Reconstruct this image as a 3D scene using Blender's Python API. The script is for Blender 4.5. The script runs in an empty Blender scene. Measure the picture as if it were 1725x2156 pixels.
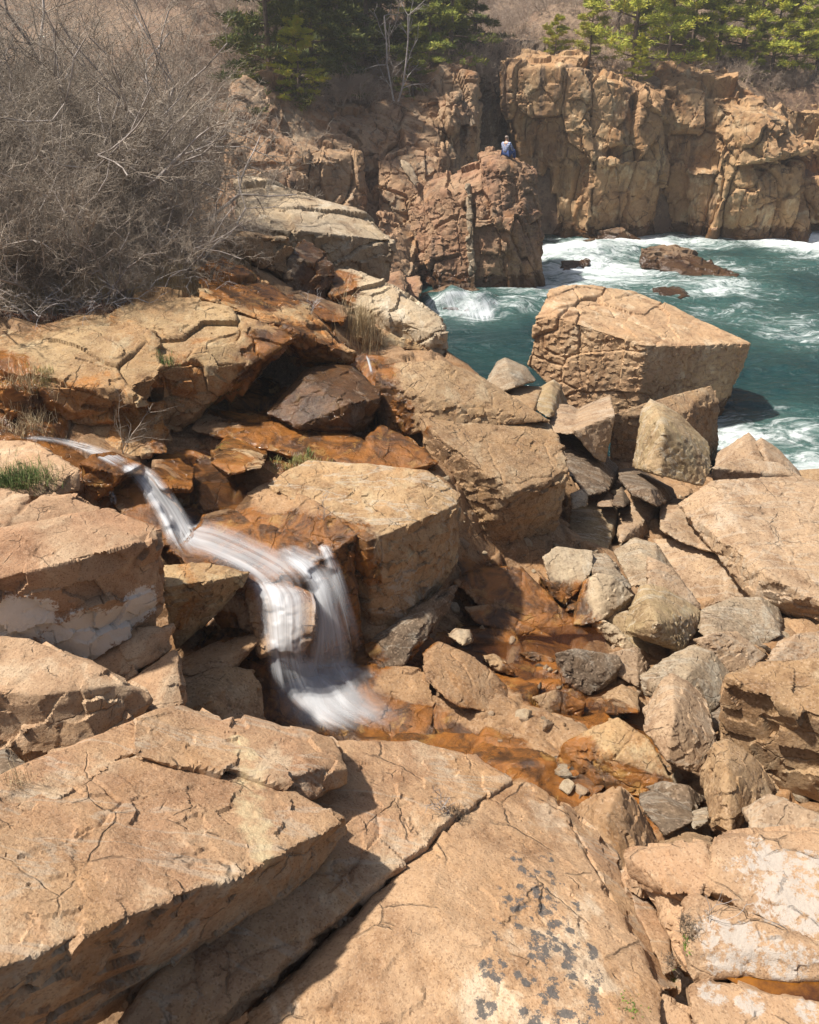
import bpy, bmesh, math, random
import numpy as np
from mathutils import Vector, Matrix
R = math.radians
random.seed(7)
rng = np.random.default_rng(11)
scene = bpy.context.scene
C = scene.collection
# ------------------------------------------------------------------ camera
W_, H_ = 1725.0, 2156.0            # units of my measurements of the photograph
FOC, PITCH, HC = 1700.0, R(28.0), 7.3
cp, sp = math.cos(PITCH), math.sin(PITCH)
cam = bpy.data.cameras.new('camera'); camo = bpy.data.objects.new('camera', cam); C.objects.link(camo)
camo.location = (0, 0, HC); camo.rotation_euler = (R(90) - PITCH, 0, 0)
cam.sensor_fit = 'HORIZONTAL'; cam.sensor_width = 24.0; cam.lens = FOC / W_ * 24.0
cam.clip_start = 0.05; cam.clip_end = 2000
scene.camera = camo
# ------------------------------------------------------------------ light
SUN = Vector((-0.52, 0.01, 0.855)).normalized()
w = bpy.data.worlds.new('World'); scene.world = w; w.use_nodes = True
wn = w.node_tree.nodes; wl = w.node_tree.links
sky = wn.new('ShaderNodeTexSky'); sky.sky_type = 'NISHITA'; sky.sun_disc = False
sky.sun_elevation = math.asin(SUN.z); sky.sun_rotation = math.atan2(SUN.x, SUN.y)
sky.air_density = 1.0; sky.dust_density = 3.0; sky.ozone_density = 0.6
wl.new(sky.outputs[0], wn['Background'].inputs[0]); wn['Background'].inputs[1].default_value = 0.070
sl = bpy.data.lights.new('sun', 'SUN'); sl.energy = 5.0; sl.angle = R(2.0); sl.color = (1.0, 0.94, 0.87)
so = bpy.data.objects.new('sun', sl); C.objects.link(so)
so.rotation_euler = SUN.to_track_quat('Z', 'Y').to_euler(); so.location = SUN * 40
scene.view_settings.view_transform = 'Standard'; scene.view_settings.look = 'None'
scene.view_settings.exposure = 0.72; scene.view_settings.gamma = 1.0
scene.cycles.max_bounces = 5; scene.cycles.diffuse_bounces = 3; scene.cycles.glossy_bounces = 2; scene.cycles.volume_bounces = 0; scene.cycles.transparent_max_bounces = 14

# ------------------------------------------------------------------ projection helpers
def ray(px, py):
    v = H_/2 - py
    dy = FOC*cp + v*sp; dz = -FOC*sp + v*cp
    return (px - W_/2)/dy, dz/dy                     # X/Y and (Z-HC)/Y
def at(px, py, Y):
    k, r = ray(px, py); return Vector((k*Y, Y, HC + r*Y))
def atz(px, py, z):
    k, r = ray(px, py); return at(px, py, (z - HC)/r)
PLANES = [(5.08, -.278, -.283), (4.05, .10, -.05)]      # bedding planes of the near slabs: z = a + b x + c y
def pts_of(lst):
    out = []
    for p in lst:
        t = p[2]
        if isinstance(t, str):
            if t[0] == 'Y': out.append(at(p[0], p[1], float(t[1:])))
            elif t[0] == 'P':
                a, b, c = PLANES[int(t[1])]; a += float(t[2:] or 0); k, r = ray(p[0], p[1])
                out.append(at(p[0], p[1], (HC-a)/(b*k+c-r)))
            else:
                s = t[1:]; d = 0.0
                for c in '+-':
                    if c in s: i, d = s.split(c); d = float(c+d); s = i
                out.append(at(p[0], p[1], out[int(s)].y + d))
        else: out.append(atz(p[0], p[1], t))
    return out
# ------------------------------------------------------------------ numpy noise
def _h(ix, iy, iz, s):
    n = (ix*374761393 + iy*668265263 + iz*2147483647 + s*1274126177) & 0xffffffff
    n = ((n ^ (n >> 13)) * 1274126177) & 0xffffffff
    n = ((n ^ (n >> 16)) * 2246822519) & 0xffffffff
    return ((n ^ (n >> 15)) & 0xffffff) / float(0xffffff)
def vnoise(P, s=0):
    i = np.floor(P).astype(np.int64); f = P - i; f = f*f*(3-2*f)
    r = 0
    for a in (0, 1):
        wx = f[:, 0] if a else 1-f[:, 0]
        for b in (0, 1):
            wy = f[:, 1] if b else 1-f[:, 1]
            for c in (0, 1):
                wz = f[:, 2] if c else 1-f[:, 2]
                r = r + wx*wy*wz*_h(i[:, 0]+a, i[:, 1]+b, i[:, 2]+c, s)
    return r*2 - 1
def fbm(P, oct=4, s=0, g=0.5):
    r = 0; a = 1; t = 0
    for o in range(oct):
        r = r + a*vnoise(P*(2.03**o) + 17.3*o, s+o); t += a; a *= g
    return r/t
def cells(P, s=0):
    """nearest / second nearest feature point in a box metric, per-cell randoms and a per-cell tilt"""
    P = P.astype(np.float32); i = np.floor(P).astype(np.int64)
    n = len(P); f1 = np.full(n, 9, np.float32); f2 = np.full(n, 9, np.float32); r1 = np.zeros(n, np.float32); tl = np.zeros(n, np.float32); r3 = np.zeros(n, np.float32)
    for a in (-1, 0, 1):
        for b in (-1, 0, 1):
            for c in (-1, 0, 1):
                q = (i[:, 0]+a, i[:, 1]+b, i[:, 2]+c)
                h = _h(*q, s); hx = h; hy = (h*911.7) % 1; hz = (h*5711.3) % 1
                dx = P[:, 0]-(q[0]+.12+.76*hx); dy = P[:, 1]-(q[1]+.12+.76*hy); dz = P[:, 2]-(q[2]+.12+.76*hz)
                d = np.maximum(np.maximum(np.abs(dx), np.abs(dy)), np.abs(dz)).astype(np.float32)*.75 + .25*np.sqrt(dx*dx+dy*dy+dz*dz).astype(np.float32)
                m = d < f1
                f2 = np.where(m, f1, np.minimum(f2, d)); f1 = np.where(m, d, f1)
                r1 = np.where(m, (h*37.3) % 1, r1); r3 = np.where(m, (h*173.9) % 1, r3)
                tl = np.where(m, ((h*71.1) % 1-.5)*dx*2+((h*301.7) % 1-.5)*dy*2+((h*127.3) % 1-.5)*dz*2, tl)
    return f1, f2, r1, tl, r3
def rotm(e):
    return np.array(Matrix.Rotation(e[2], 3, 'Z') @ Matrix.Rotation(e[1], 3, 'Y') @ Matrix.Rotation(e[0], 3, 'X'))
def smooth(x, a, b):
    t = np.clip((x-a)/(b-a), 0, 1); return t*t*(3-2*t)
# ------------------------------------------------------------------ objects
def tag(o, label=None, cat=None, group=None, kind=None):
    if label: o['label'] = label
    if cat: o['category'] = cat
    if group: o['group'] = group
    if kind: o['kind'] = kind
    return o
def link(name, me, mat=None, parent=None, loc=None):
    o = bpy.data.objects.new(name, me); C.objects.link(o)
    if mat and me: me.materials.append(mat)
    if parent: o.parent = parent
    if loc is not None: o.location = loc
    return o
def empty(name, loc, rz=0):
    o = bpy.data.objects.new(name, None); C.objects.link(o); o.location = loc; o.rotation_euler = (0, 0, rz)
    o.empty_display_size = .2; return o
def mesh_np(name, V, F, smooth_=False):
    me = bpy.data.meshes.new(name)
    V = np.asarray(V, dtype=np.float32); F = np.asarray(F, dtype=np.int32)
    n = F.shape[1]
    me.vertices.add(len(V)); me.vertices.foreach_set('co', V.ravel())
    me.loops.add(F.size); me.loops.foreach_set('vertex_index', F.ravel())
    me.polygons.add(len(F)); me.polygons.foreach_set('loop_start', np.arange(0, F.size, n, dtype=np.int32))
    me.polygons.foreach_set('loop_total', np.full(len(F), n, dtype=np.int32))
    me.update(calc_edges=True)
    if smooth_: me.polygons.foreach_set('use_smooth', np.ones(len(F), dtype=bool))
    return me
def attr(me, name, vals):
    a = me.attributes.new(name, 'FLOAT', 'POINT'); a.data.foreach_set('value', np.asarray(vals, dtype=np.float32))
def co(me):
    a = np.empty(len(me.vertices)*3, dtype=np.float32); me.vertices.foreach_get('co', a); return a.reshape(-1, 3).astype(np.float64)
def nrm(me):
    a = np.empty(len(me.vertices)*3, dtype=np.float32); me.vertex_normals.foreach_get('vector', a); return a.reshape(-1, 3).astype(np.float64)
# ------------------------------------------------------------------ node material helpers
class NT:
    def __init__(s, name):
        s.m = bpy.data.materials.new(name); s.m.use_nodes = True; s.t = s.m.node_tree
        s.b = s.t.nodes['Principled BSDF']; s.out = s.t.nodes['Material Output']
    def n(s, typ, **kw):
        nd = s.t.nodes.new(typ)
        for k, v in kw.items():
            if k.startswith('i_'):
                key = k[2:]; key = int(key) if key.isdigit() else key.replace('_', ' ')
                s.set(nd.inputs[key], v)
            else: setattr(nd, k, v)
        return nd
    def set(s, inp, v):
        if isinstance(v, bpy.types.NodeSocket): s.t.links.new(v, inp)
        else:
            if isinstance(v, tuple) and len(v) == 3 and inp.type == 'RGBA': v = (*v, 1)
            inp.default_value = v
    def math(s, op, a, b=0.0, clamp=False):
        nd = s.n('ShaderNodeMath', operation=op, use_clamp=clamp); s.set(nd.inputs[0], a); s.set(nd.inputs[1], b); return nd.outputs[0]
    def mix(s, f, a, b, mode='MIX'):
        nd = s.n('ShaderNodeMix', data_type='RGBA', blend_type=mode)
        s.set(nd.inputs[0], f); s.set(nd.inputs[6], a); s.set(nd.inputs[7], b); return nd.outputs[2]
    def noise(s, vec, scale, detail=3, rough=.55, dist=0.0):
        nd = s.n('ShaderNodeTexNoise', i_Scale=scale, i_Detail=detail, i_Roughness=rough, i_Distortion=dist); s.set(nd.inputs['Vector'], vec); return nd.outputs[0]
    def ramp(s, f, a, b):          # smooth 0..1 between a and b
        nd = s.n('ShaderNodeMapRange', interpolation_type='SMOOTHSTEP'); s.set(nd.inputs[0], f)
        nd.inputs[1].default_value = a; nd.inputs[2].default_value = b; return nd.outputs[0]
    def mapping(s, vec, scale=(1, 1, 1), rot=(0, 0, 0)):
        nd = s.n('ShaderNodeMapping'); s.set(nd.inputs[0], vec); nd.inputs['Scale'].default_value = scale; nd.inputs['Rotation'].default_value = rot; return nd.outputs[0]
    def bump(s, h, strength, dist, nin=None):
        nd = s.n('ShaderNodeBump'); nd.inputs['Strength'].default_value = strength; nd.inputs['Distance'].default_value = dist
        s.set(nd.inputs['Height'], h)
        if nin: s.set(nd.inputs['Normal'], nin)
        return nd.outputs[0]
    def attr(s, name):
        nd = s.n('ShaderNodeAttribute', attribute_name=name); return nd.outputs['Fac']

DESAT = .08
def granite(name, base, alt, stain, stain_amt=.45, pale=(.5, .4, .3), pale_amt=.25, speck=.5, grain=70.0,
            black=0.0, white=0.0, streak=0.0, vein=0.0, bumps=1.0, fs=1.0, wth=1.25, wcol=(.43, .38, .32), crack=(1.0, 1.0, 1.0), ck=.16):
    """granite: two rock tones in broad patches, iron stain, crystal speckle, lichens, wetness from the 'wet' attribute"""
    m = NT(name); tc = m.n('ShaderNodeTexCoord').outputs['Object']
    def des(c, k=DESAT):
        l = .3*c[0]+.5*c[1]+.2*c[2]; return tuple((v*(1-k)+l*k)*t for v, t in zip(c, (1.0, 1.02, .95)))
    base, alt, pale, stain = des(base), des(alt), des(pale), des(stain, .08)
    big = m.noise(tc, .9*fs, 4, .6, .6)
    c = m.mix(m.ramp(big, .38, .62), base, alt)
    st = m.noise(m.mapping(tc, (1, 1, 1.4), (0.4, .2, .9)), 1.1*fs, 6, .68, 1.0)
    c = m.mix(m.math('MULTIPLY', m.ramp(st, .50, .66), stain_amt), c, stain)
    pl = m.noise(m.mapping(tc, (1.3, 1, 1), (0, .5, 2.)), 1.7*fs, 7, .7, .3)
    c = m.mix(m.math('MULTIPLY', m.ramp(pl, .53, .64), pale_amt*1.6), c, pale)
    mo = m.noise(tc, 9*fs, 4, .7)
    tone = m.noise(m.mapping(tc, (1, 1, 1), (1, .3, .2)), 2.3*fs, 7, .72, .4)
    c = m.mix(m.ramp(tone, .34, .52), m.mix(1.0, c, (.66, .60, .56), 'MULTIPLY'), c)
    c = m.mix(m.math('MULTIPLY', m.ramp(tone, .54, .68), .45), c, m.mix(1.0, c, (1.25, 1.2, 1.14), 'MULTIPLY'))
    oi = m.n('ShaderNodeObjectInfo').outputs['Random']
    c = m.mix(m.math('MULTIPLY', m.ramp(oi, .0, 1.0), .75), c, m.mix(1.0, c, (.80, .79, .80), 'MULTIPLY'))
    c = m.mix(m.math('MULTIPLY', m.math('FRACT', m.math('MULTIPLY', oi, 7.3)), .15), c, m.mix(1.0, c, (1.0, .86, .72), 'MULTIPLY'))
    # hairline joints
    wv = m.n('ShaderNodeTexNoise', i_Scale=2.2*fs, i_Detail=4.0, i_Roughness=.6); m.set(wv.inputs['Vector'], tc)
    ws = m.n('ShaderNodeVectorMath', operation='SCALE'); m.set(ws.inputs[0], wv.outputs['Color']); ws.inputs['Scale'].default_value = .22/fs
    wa_ = m.n('ShaderNodeVectorMath', operation='ADD'); m.set(wa_.inputs[0], tc); m.set(wa_.inputs[1], ws.outputs[0])
    cr = None
    for sc_, wd, rt in ((1.0, .014, (.2, .3, .6)), (2.7, .022, (.7, .1, .2))):
        ve = m.n('ShaderNodeTexVoronoi', feature='DISTANCE_TO_EDGE', i_Scale=sc_*fs*1.1); m.set(ve.inputs['Vector'], m.mapping(wa_.outputs[0], crack, rt))
        gate = m.ramp(m.noise(tc, 1.3*fs*sc_, 3, .6), .50, .62)
        f_ = m.math('MULTIPLY', m.ramp(ve.outputs['Distance'], wd, .0), gate)
        cr = f_ if cr is None else m.math('MAXIMUM', cr, f_)
    c = m.mix(m.math('MULTIPLY', cr, ck*1.4, clamp=True), c, (.05, .035, .025))
    c = m.mix(m.math('MULTIPLY', m.ramp(mo, .35, .7), .35), c, m.mix(1.0, c, (.62, .55, .5), 'MULTIPLY'))
    if streak:
        sk = m.noise(m.mapping(tc, (1.0, 1.0, .07)), 1.3, 6, .65, .3)
        c = m.mix(m.math('MULTIPLY', m.ramp(sk, .52, .66), streak), c, (.055, .045, .04))
        sk2 = m.noise(m.mapping(tc, (1.3, 1.3, .09)), .9, 5, .6, .2)
        c = m.mix(m.math('MULTIPLY', m.ramp(sk2, .56, .66), streak*.8), c, (.36, .17, .06))
    if vein:
        vn = m.noise(m.mapping(tc, (.6, 2.2, 1.0), (.3, .9, .6)), 1.3, 5, .6, .8)
        c = m.mix(m.math('MULTIPLY', m.ramp(m.math('ABSOLUTE', m.math('SUBTRACT', vn, .5)), .03, .0), vein), c, (.42, .38, .30))
    # crystals
    vo = m.n('ShaderNodeTexVoronoi', i_Scale=grain); m.set(vo.inputs['Vector'], tc)
    rgb = m.n('ShaderNodeSeparateColor'); m.set(rgb.inputs[0], vo.outputs['Color'])
    k1 = m.math('MULTIPLY', m.ramp(rgb.outputs[0], .78, .9), speck)
    c = m.mix(k1, c, m.mix(1.0, c, (.38, .33, .30), 'MULTIPLY'))
    k2 = m.math('MULTIPLY', m.ramp(rgb.outputs[1], .75, .95), speck*.4)
    c = m.mix(k2, c, (.60, .44, .30))
    fine = m.noise(tc, grain*.45, 4, .75)
    c = m.mix(m.math('MULTIPLY', m.ramp(fine, .55, .72), speck*.55), c, m.mix(1.0, c, (.45, .38, .34), 'MULTIPLY'))
    li = m.attr('lichen')
    if white:
        wb = m.noise(tc, 22, 7, .78); wa = m.noise(tc, 3.0, 4, .6, .3)
        f = m.ramp(m.math('ADD', m.math('MULTIPLY', li, .55), m.math('ADD', m.math('MULTIPLY', wa, .5), m.math('MULTIPLY', wb, 1.0))), wth, wth+.10)
        c = m.mix(m.math('MULTIPLY', f, white), c, wcol)
    elif black:
        wb = m.noise(tc, 24, 8, .82)
        vs = m.n('ShaderNodeTexVoronoi', i_Scale=19.0); m.set(vs.inputs['Vector'], m.mapping(tc, (1, 1, 1))); m.set(vs.inputs['Randomness'], 1.0)
        f = m.ramp(m.math('ADD', m.math('MULTIPLY', li, .30), m.math('SUBTRACT', m.math('MULTIPLY', wb, 1.0), m.math('MULTIPLY', vs.outputs['Distance'], .30))), .655, .69)
        c = m.mix(m.math('MULTIPLY', f, black), c, (.085, .082, .078))
    elif vein:
        f = m.ramp(m.math('ADD', m.math('MULTIPLY', li, .5), m.noise(tc, 9, 6, .75)), .80, 1.15)
        c = m.mix(m.math('MULTIPLY', f, .75), c, (.56, .46, .27))
    # wet rock: darker, more saturated, shiny, with an iron film
    wet = m.attr('wet'); wnz = m.noise(tc, 2.2, 5, .65, .5)
    wf = m.ramp(m.math('ADD', wet, m.math('MULTIPLY', m.math('SUBTRACT', wnz, .5), 1.5)), .38, .60)
    rust = m.mix(m.ramp(m.noise(m.mapping(tc, (1, 1, 1)), 2.6, 6, .7, .8), .36, .62), (.028, .013, .006), (.36, .135, .024))
    rust = m.mix(m.ramp(m.noise(tc, 3.7, 5, .7, .5), .56, .68), rust, (.40, .22, .06))
    wc = m.mix(m.math('MULTIPLY', m.attr('rust'), .6), m.mix(1.0, c, (.34, .27, .21), 'MULTIPLY'), rust)
    c = m.mix(wf, c, wc)
    m.set(m.b.inputs['Base Color'], c)
    m.set(m.b.inputs['Roughness'], m.math('SUBTRACT', .84, m.math('MULTIPLY', wf, m.math('ADD', .50, m.math('MULTIPLY', mo, .38)))))
    m.b.inputs['Specular IOR Level'].default_value = .3
    h1 = m.noise(tc, 5*fs, 8, .72, .2); h2 = m.noise(tc, 34*fs, 6, .75)
    nb = m.bump(h1, .42*bumps, .05/fs)
    nb = m.bump(h2, .7*bumps, .018/fs, nb)
    nb = m.bump(m.math('SUBTRACT', 1.0, cr), .7, .03/fs, nb)
    m.set(m.b.inputs['Normal'], nb)
    return m.m
G = {}
TAN = (.40, .245, .135); PINK = (.40, .22, .14); ORG = (.42, .20, .06); CRM = (.58, .43, .29)
G['fore']  = granite('granite_foreground', (.47, .29, .16), (.42, .235, .13), ORG, .35, CRM, .5, .45, 130, vein=.35)
G['forep'] = granite('granite_lichen_spotted', (.46, .29, .17), (.42, .24, .12), ORG, .30, (.62, .48, .35), .5, .45, 130, black=.9)
G['forew'] = granite('granite_white_crusted', (.44, .28, .165), (.40, .24, .135), ORG, .25, CRM, .5, .45, 130, white=.85)
G['left']  = granite('granite_left_blocks', (.46, .275, .155), (.48, .31, .185), ORG, .35, CRM, .4, .45, 110)
G['leftw'] = granite('granite_white_patched', (.40, .22, .12), (.43, .28, .17), ORG, .35, CRM, .3, .45, 110, white=.95, wth=.99, wcol=(.66, .62, .54))
G['over']  = granite('granite_stained', (.45, .30, .15), (.40, .23, .10), (.42, .17, .03), 1.0, (.56, .45, .28), .4, .45, 60, streak=.12)
G['slab']  = granite('granite_pale_slab', (.48, .32, .17), (.44, .27, .13), ORG, .4, (.58, .44, .26), .35, .4, 60, vein=.5)
G['mid']   = granite('granite_brown_boulder', (.37, .24, .13), (.33, .20, .10), (.34, .18, .06), .4, (.46, .36, .24), .3, .5, 60, streak=.15)
G['pile']  = granite('granite_pinkish_grey', (.41, .275, .17), (.36, .245, .155), (.34, .21, .10), .25, (.48, .38, .29), .35, .5, 60, vein=.3)
G['green'] = granite('granite_olive_film', (.33, .235, .125), (.37, .25, .14), (.28, .20, .075), .4, (.42, .36, .24), .3, .4, 55, vein=.5)
G['grey']  = granite('granite_grey', (.31, .24, .165), (.36, .255, .16), (.33, .21, .11), .3, (.42, .38, .31), .35, .5, 55, vein=.4)
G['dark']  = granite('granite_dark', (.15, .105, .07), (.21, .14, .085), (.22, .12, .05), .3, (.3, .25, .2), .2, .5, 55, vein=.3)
G['block'] = granite('granite_sea_block', (.47, .31, .18), (.44, .27, .15), (.40, .22, .09), .35, (.60, .47, .33), .4, .35, 40, streak=.15, fs=.8, ck=.12)
G['pale']  = granite('granite_pale_grey', (.50, .38, .25), (.42, .33, .235), (.40, .26, .12), .2, (.60, .52, .41), .5, .35, 45, streak=.12, fs=.8)
G['cliff'] = granite('cliff_rock', (.44, .275, .14), (.38, .215, .105), (.42, .20, .06), .4, (.58, .44, .28), .4, .2, 20, streak=.6, fs=.45, ck=.5, crack=(1.25, 1.25, .6))
G['clifl'] = granite('cliff_rock_left', (.44, .285, .165), (.40, .235, .135), (.38, .20, .08), .4, (.45, .36, .26), .35, .2, 20, streak=.6, fs=.5, ck=.5, crack=(1.25, 1.25, .6))
G['pill']  = granite('cliff_rock_red', (.37, .20, .115), (.38, .235, .135), (.32, .16, .07), .3, (.38, .27, .18), .25, .25, 22, streak=.45, fs=.6, ck=.5, crack=(1.25, 1.25, .6))
G['sea']   = granite('sea_rock_dark', (.16, .10, .06), (.22, .14, .08), (.22, .12, .05), .3, (.3, .24, .18), .2, .25, 24, streak=.3, fs=.7)
G['bed']   = granite('bedrock_orange', (.36, .215, .11), (.32, .18, .085), (.36, .16, .04), .5, (.48, .33, .2), .25, .45, 55)

# ------------------------------------------------------------------ wetness of the rock: world-space runs of water
WETRUN = []
def wetrun(lst, r): 
    P = pts_of(lst)
    for a, b in zip(P[:-1], P[1:]): WETRUN.append((np.array(a), np.array(b), r))
wetrun([(-60, 890, 3.7), (170, 960, 3.55), (300, 985, 3.5), (430, 1150, 2.9), (620, 1190, 2.85)], .42)
wetrun([(480, 1130, 2.9), (700, 1170, 2.85), (720, 1400, 1.8), (600, 1500, 1.7)], .42)
wetrun([(480, 1340, 'Y6.9'), (540, 1360, 'Y6.9')], .35)
wetrun([(640, 1490, 1.65), (900, 1540, 1.6), (1130, 1610, 1.8), (1250, 1650, 1.9), (1400, 1720, 1.8)], .3)
wetrun([(880, 1400, 1.5), (1050, 1320, 1.4), (1180, 1330, 1.35), (1100, 1440, 1.4), (1220, 1500, 1.4), (1400, 1600, 1.5)], .28)
wetrun([(1020, 1240, 1.45), (1180, 1300, 1.35)], .45)
wetrun([(460, 560, 4.7), (520, 630, 4.5), (640, 640, 4.1), (700, 690, 3.9), (780, 750, 3.6), (760, 850, 3.2), (850, 960, 3.05), (560, 930, 3.15), (400, 960, 3.2), (480, 1040, 3.0)], .45)
wetrun([(640, 780, 'Y10.8'), (650, 880, 'Y10.2'), (560, 860, 'Y10.8')], .75)
wetrun([(610, 520, 'Y16.3'), (690, 620, 'Y15')], .5)
wetrun([(-80, 760, 4.3), (60, 860, 3.9), (60, 900, 3.7)], .45)
wetrun([(1600, 2060, 4.4), (1800, 2080, 4.4)], .10)
wetrun([(700, 470, 'Y31'), (930, 400, 'Y36')], .01)
def wetness(P):
    w_ = np.zeros(len(P)); c = P.mean(0); rad = np.linalg.norm(P-c, axis=1).max()
    for a, b, r in WETRUN:
        if np.linalg.norm((a+b)/2-c) > rad + np.linalg.norm(b-a) + 3*r: continue
        ab = b-a; t = np.clip(((P-a)@ab)/max(ab@ab, 1e-6), 0, 1)
        d = np.linalg.norm(P-(a+t[:, None]*ab), axis=1)
        w_ = np.maximum(w_, np.clip(1.35 - d/r*.75, 0, 1))
    # sea-wetted foot: dark, without the iron film
    sea = np.clip(1.15 - P[:, 2]/.8, 0, 1)*(P[:, 1] > 15)
    return np.maximum(w_, sea), (w_ >= sea).astype(float)*(w_ > 0)
LICHEN = []
def lichen_at(P):
    f = np.zeros(len(P))
    for c, r in LICHEN:
        d = np.linalg.norm(P-c, axis=1)/r; f = np.maximum(f, np.clip((1.25-d)*1.3, 0, 1))
    return f
# ------------------------------------------------------------------ rock builder
SEED = [100]
def hull_bm(P, bev=0.0):
    bm = bmesh.new()
    for p in P: bm.verts.new(p)
    r = bmesh.ops.convex_hull(bm, input=bm.verts)
    junk = [g for g in r['geom_interior'] if isinstance(g, bmesh.types.BMVert)]
    if junk: bmesh.ops.delete(bm, geom=junk, context='VERTS')
    loose = [v for v in bm.verts if not v.link_faces]
    if loose: bmesh.ops.delete(bm, geom=loose, context='VERTS')
    bmesh.ops.recalc_face_normals(bm, faces=bm.faces)
    return bm
def rock_mesh(name, hulls, vox, warp=.03, blocks=None, rough=.01, joints=None, back=.8, shrink=.9, softness=1, wetf=1.0, rustf=1.0):
    """hulls: lists of visible corners; each gets a hidden back half pushed away from the viewer's side, then all are united,
    roughened with jointing (cell steps with open seams) and fractal relief."""
    bm = bmesh.new(); cam_o = Vector((0, 0, HC))
    for h in hulls:
        b_ = back
        if isinstance(h, tuple): h, b_ = h
        P = pts_of(h); ctr = sum(P, Vector())/len(P); Q = list(P)
        for p in P:
            d = (p-cam_o).normalized()
            q = p + d*b_
            q = ctr + d*b_ + (q-ctr-d*b_)*shrink
            Q.append(q)
        hb = hull_bm(Q); me = bpy.data.meshes.new('t'); hb.to_mesh(me); hb.free(); bm.from_mesh(me); bpy.data.meshes.remove(me)
    me = bpy.data.meshes.new('t'); bm.to_mesh(me); bm.free()
    o = bpy.data.objects.new('t', me); C.objects.link(o)
    md = o.modifiers.new('r', 'REMESH'); md.mode = 'VOXEL'; md.voxel_size = vox; md.adaptivity = 0
    sm = o.modifiers.new('s', 'SMOOTH'); sm.factor = .5; sm.iterations = softness
    dg = bpy.context.evaluated_depsgraph_get(); out = bpy.data.meshes.new_from_object(o.evaluated_get(dg))
    bpy.data.objects.remove(o); bpy.data.meshes.remove(me)
    out.name = name; SEED[0] += 7; s = SEED[0]
    P = co(out); N = nrm(out); P0 = P.copy()
    ne = len(out.edges); E = np.empty(ne*2, dtype=np.int32); out.edges.foreach_get('vertices', E); E = E.reshape(-1, 2)
    for it in range(3):
        A = np.stack([np.bincount(E[:, 0], N[E[:, 1], k], len(N))+np.bincount(E[:, 1], N[E[:, 0], k], len(N)) for k in range(3)], 1)
        N = A + N; N /= np.linalg.norm(N, axis=1)[:, None]+1e-9
    size = np.linalg.norm(P.max(0)-P.min(0))
    off = np.array([s*1.37 % 50, s*2.1 % 50, s*.77 % 50])
    # low frequency warp keeps edges from being ruled straight
    if warp:
        for f, a in ((1.6/size, 1.0), (5.0/size, .45), (14.0/size, .2)):
            for k in range(3): P[:, k] += warp*size*.5*a*fbm(P0*f*1.5+off+11*k, 2, s+k)
    if blocks:
        for (cell, amp, gr, rot) in blocks:
            Q = (P0+off*.3) @ rotm(rot).T / np.array(cell)
            Q = Q + .05*np.stack([fbm(P0/np.mean(cell)*1.7+off+k, 3, s+20+k) for k in range(3)], 1)
            f1, f2, r1, r2, r3 = cells(Q, s+40)
            e = f2-f1
            h = (r1-.5)*2*amp + amp*1.5*r2
            h = h - gr*(1-smooth(e, 0, .05))*smooth(fbm(P0*.8/np.mean(cell)+off, 2, s+30), -.35, .1)
            P += N*h[:, None]
    if joints:   # open seams only, sparse
        for (cell, depth, width, rot) in joints:
            Q = (P0+off*.3) @ rotm(rot).T / np.array(cell)
            Q = Q + .10*np.stack([fbm(P0*2.2+off+k, 3, s+60+k) for k in range(3)], 1)
            f1, f2, r1, r2, r3 = cells(Q, s+80)
            wd = width/np.mean(cell)
            msk = smooth(fbm(P0*1.1+off, 2, s+90), -.15, .2)
            P += N*(-depth*msk*(1-smooth(f2-f1, 0, wd)) + (r1-.5)*depth*.6)[:, None]
    if rough:
        rg = smooth(fbm(P0*1.3+off*2, 2, s+5), -.3, .35)
        # upward faces are weathered smooth, broken faces are rough
        side = 1 - .65*smooth(N[:, 2], .45, .8)
        k = 1.0/np.clip(rough*12, .05, 2.5)
        h = fbm(P0*k*1.2+off, 5, s+3, .58)
        rid = 1-2*np.abs(fbm(P0*k*.9+off*3, 4, s+8, .55))
        st = np.round((h+rid*.5)*2.2)/2.2
        P += N*(rough*(.7+.7*rg)*side*(.40*h+.30*(rid-.6)+.40*(st-h*.7)))[:, None]
        # conchoidal chips: tilted facets
        cs = np.clip(rough*7, vox*6, 1.2)
        Q = (P0/cs*np.array([1, 1, 1.5])) @ rotm((.4, .3, .7)).T + .10*np.stack([fbm(P0*1.5/cs+off+k, 2, s+70+k) for k in range(3)], 1)
        f1, f2, r1, tl, r3 = cells(Q, s+66)
        P += N*(rough*side*(.7*(r1-.5)+1.5*tl))[:, None]
    c = P.mean(0); base = np.array([c[0], c[1], P[:, 2].min()])
    wt_, ru_ = wetness(P); attr(out, 'wet', wt_*wetf); attr(out, 'rust', ru_*rustf); attr(out, 'lichen', lichen_at(P))
    P -= base
    out.vertices.foreach_set('co', P.astype(np.float32).ravel()); out.update()
    out.polygons.foreach_set('use_smooth', np.ones(len(out.polygons), dtype=bool))
    out.set_sharp_from_angle(angle=R(32))
    return out, Vector(base)
def rock(name, label, mat, hulls, vox, cat='boulder', kind=None, group=None, **kw):
    if isinstance(hulls[0], tuple) and not isinstance(hulls[0][0], list): hulls = [list(hulls)]
    me, base = rock_mesh(name, hulls, vox, **kw)
    o = link(name, me, G[mat], loc=base)
    if kind: tag(o, label, cat, group, kind)
    else: tag(o, label, cat, group)
    return o
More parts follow.
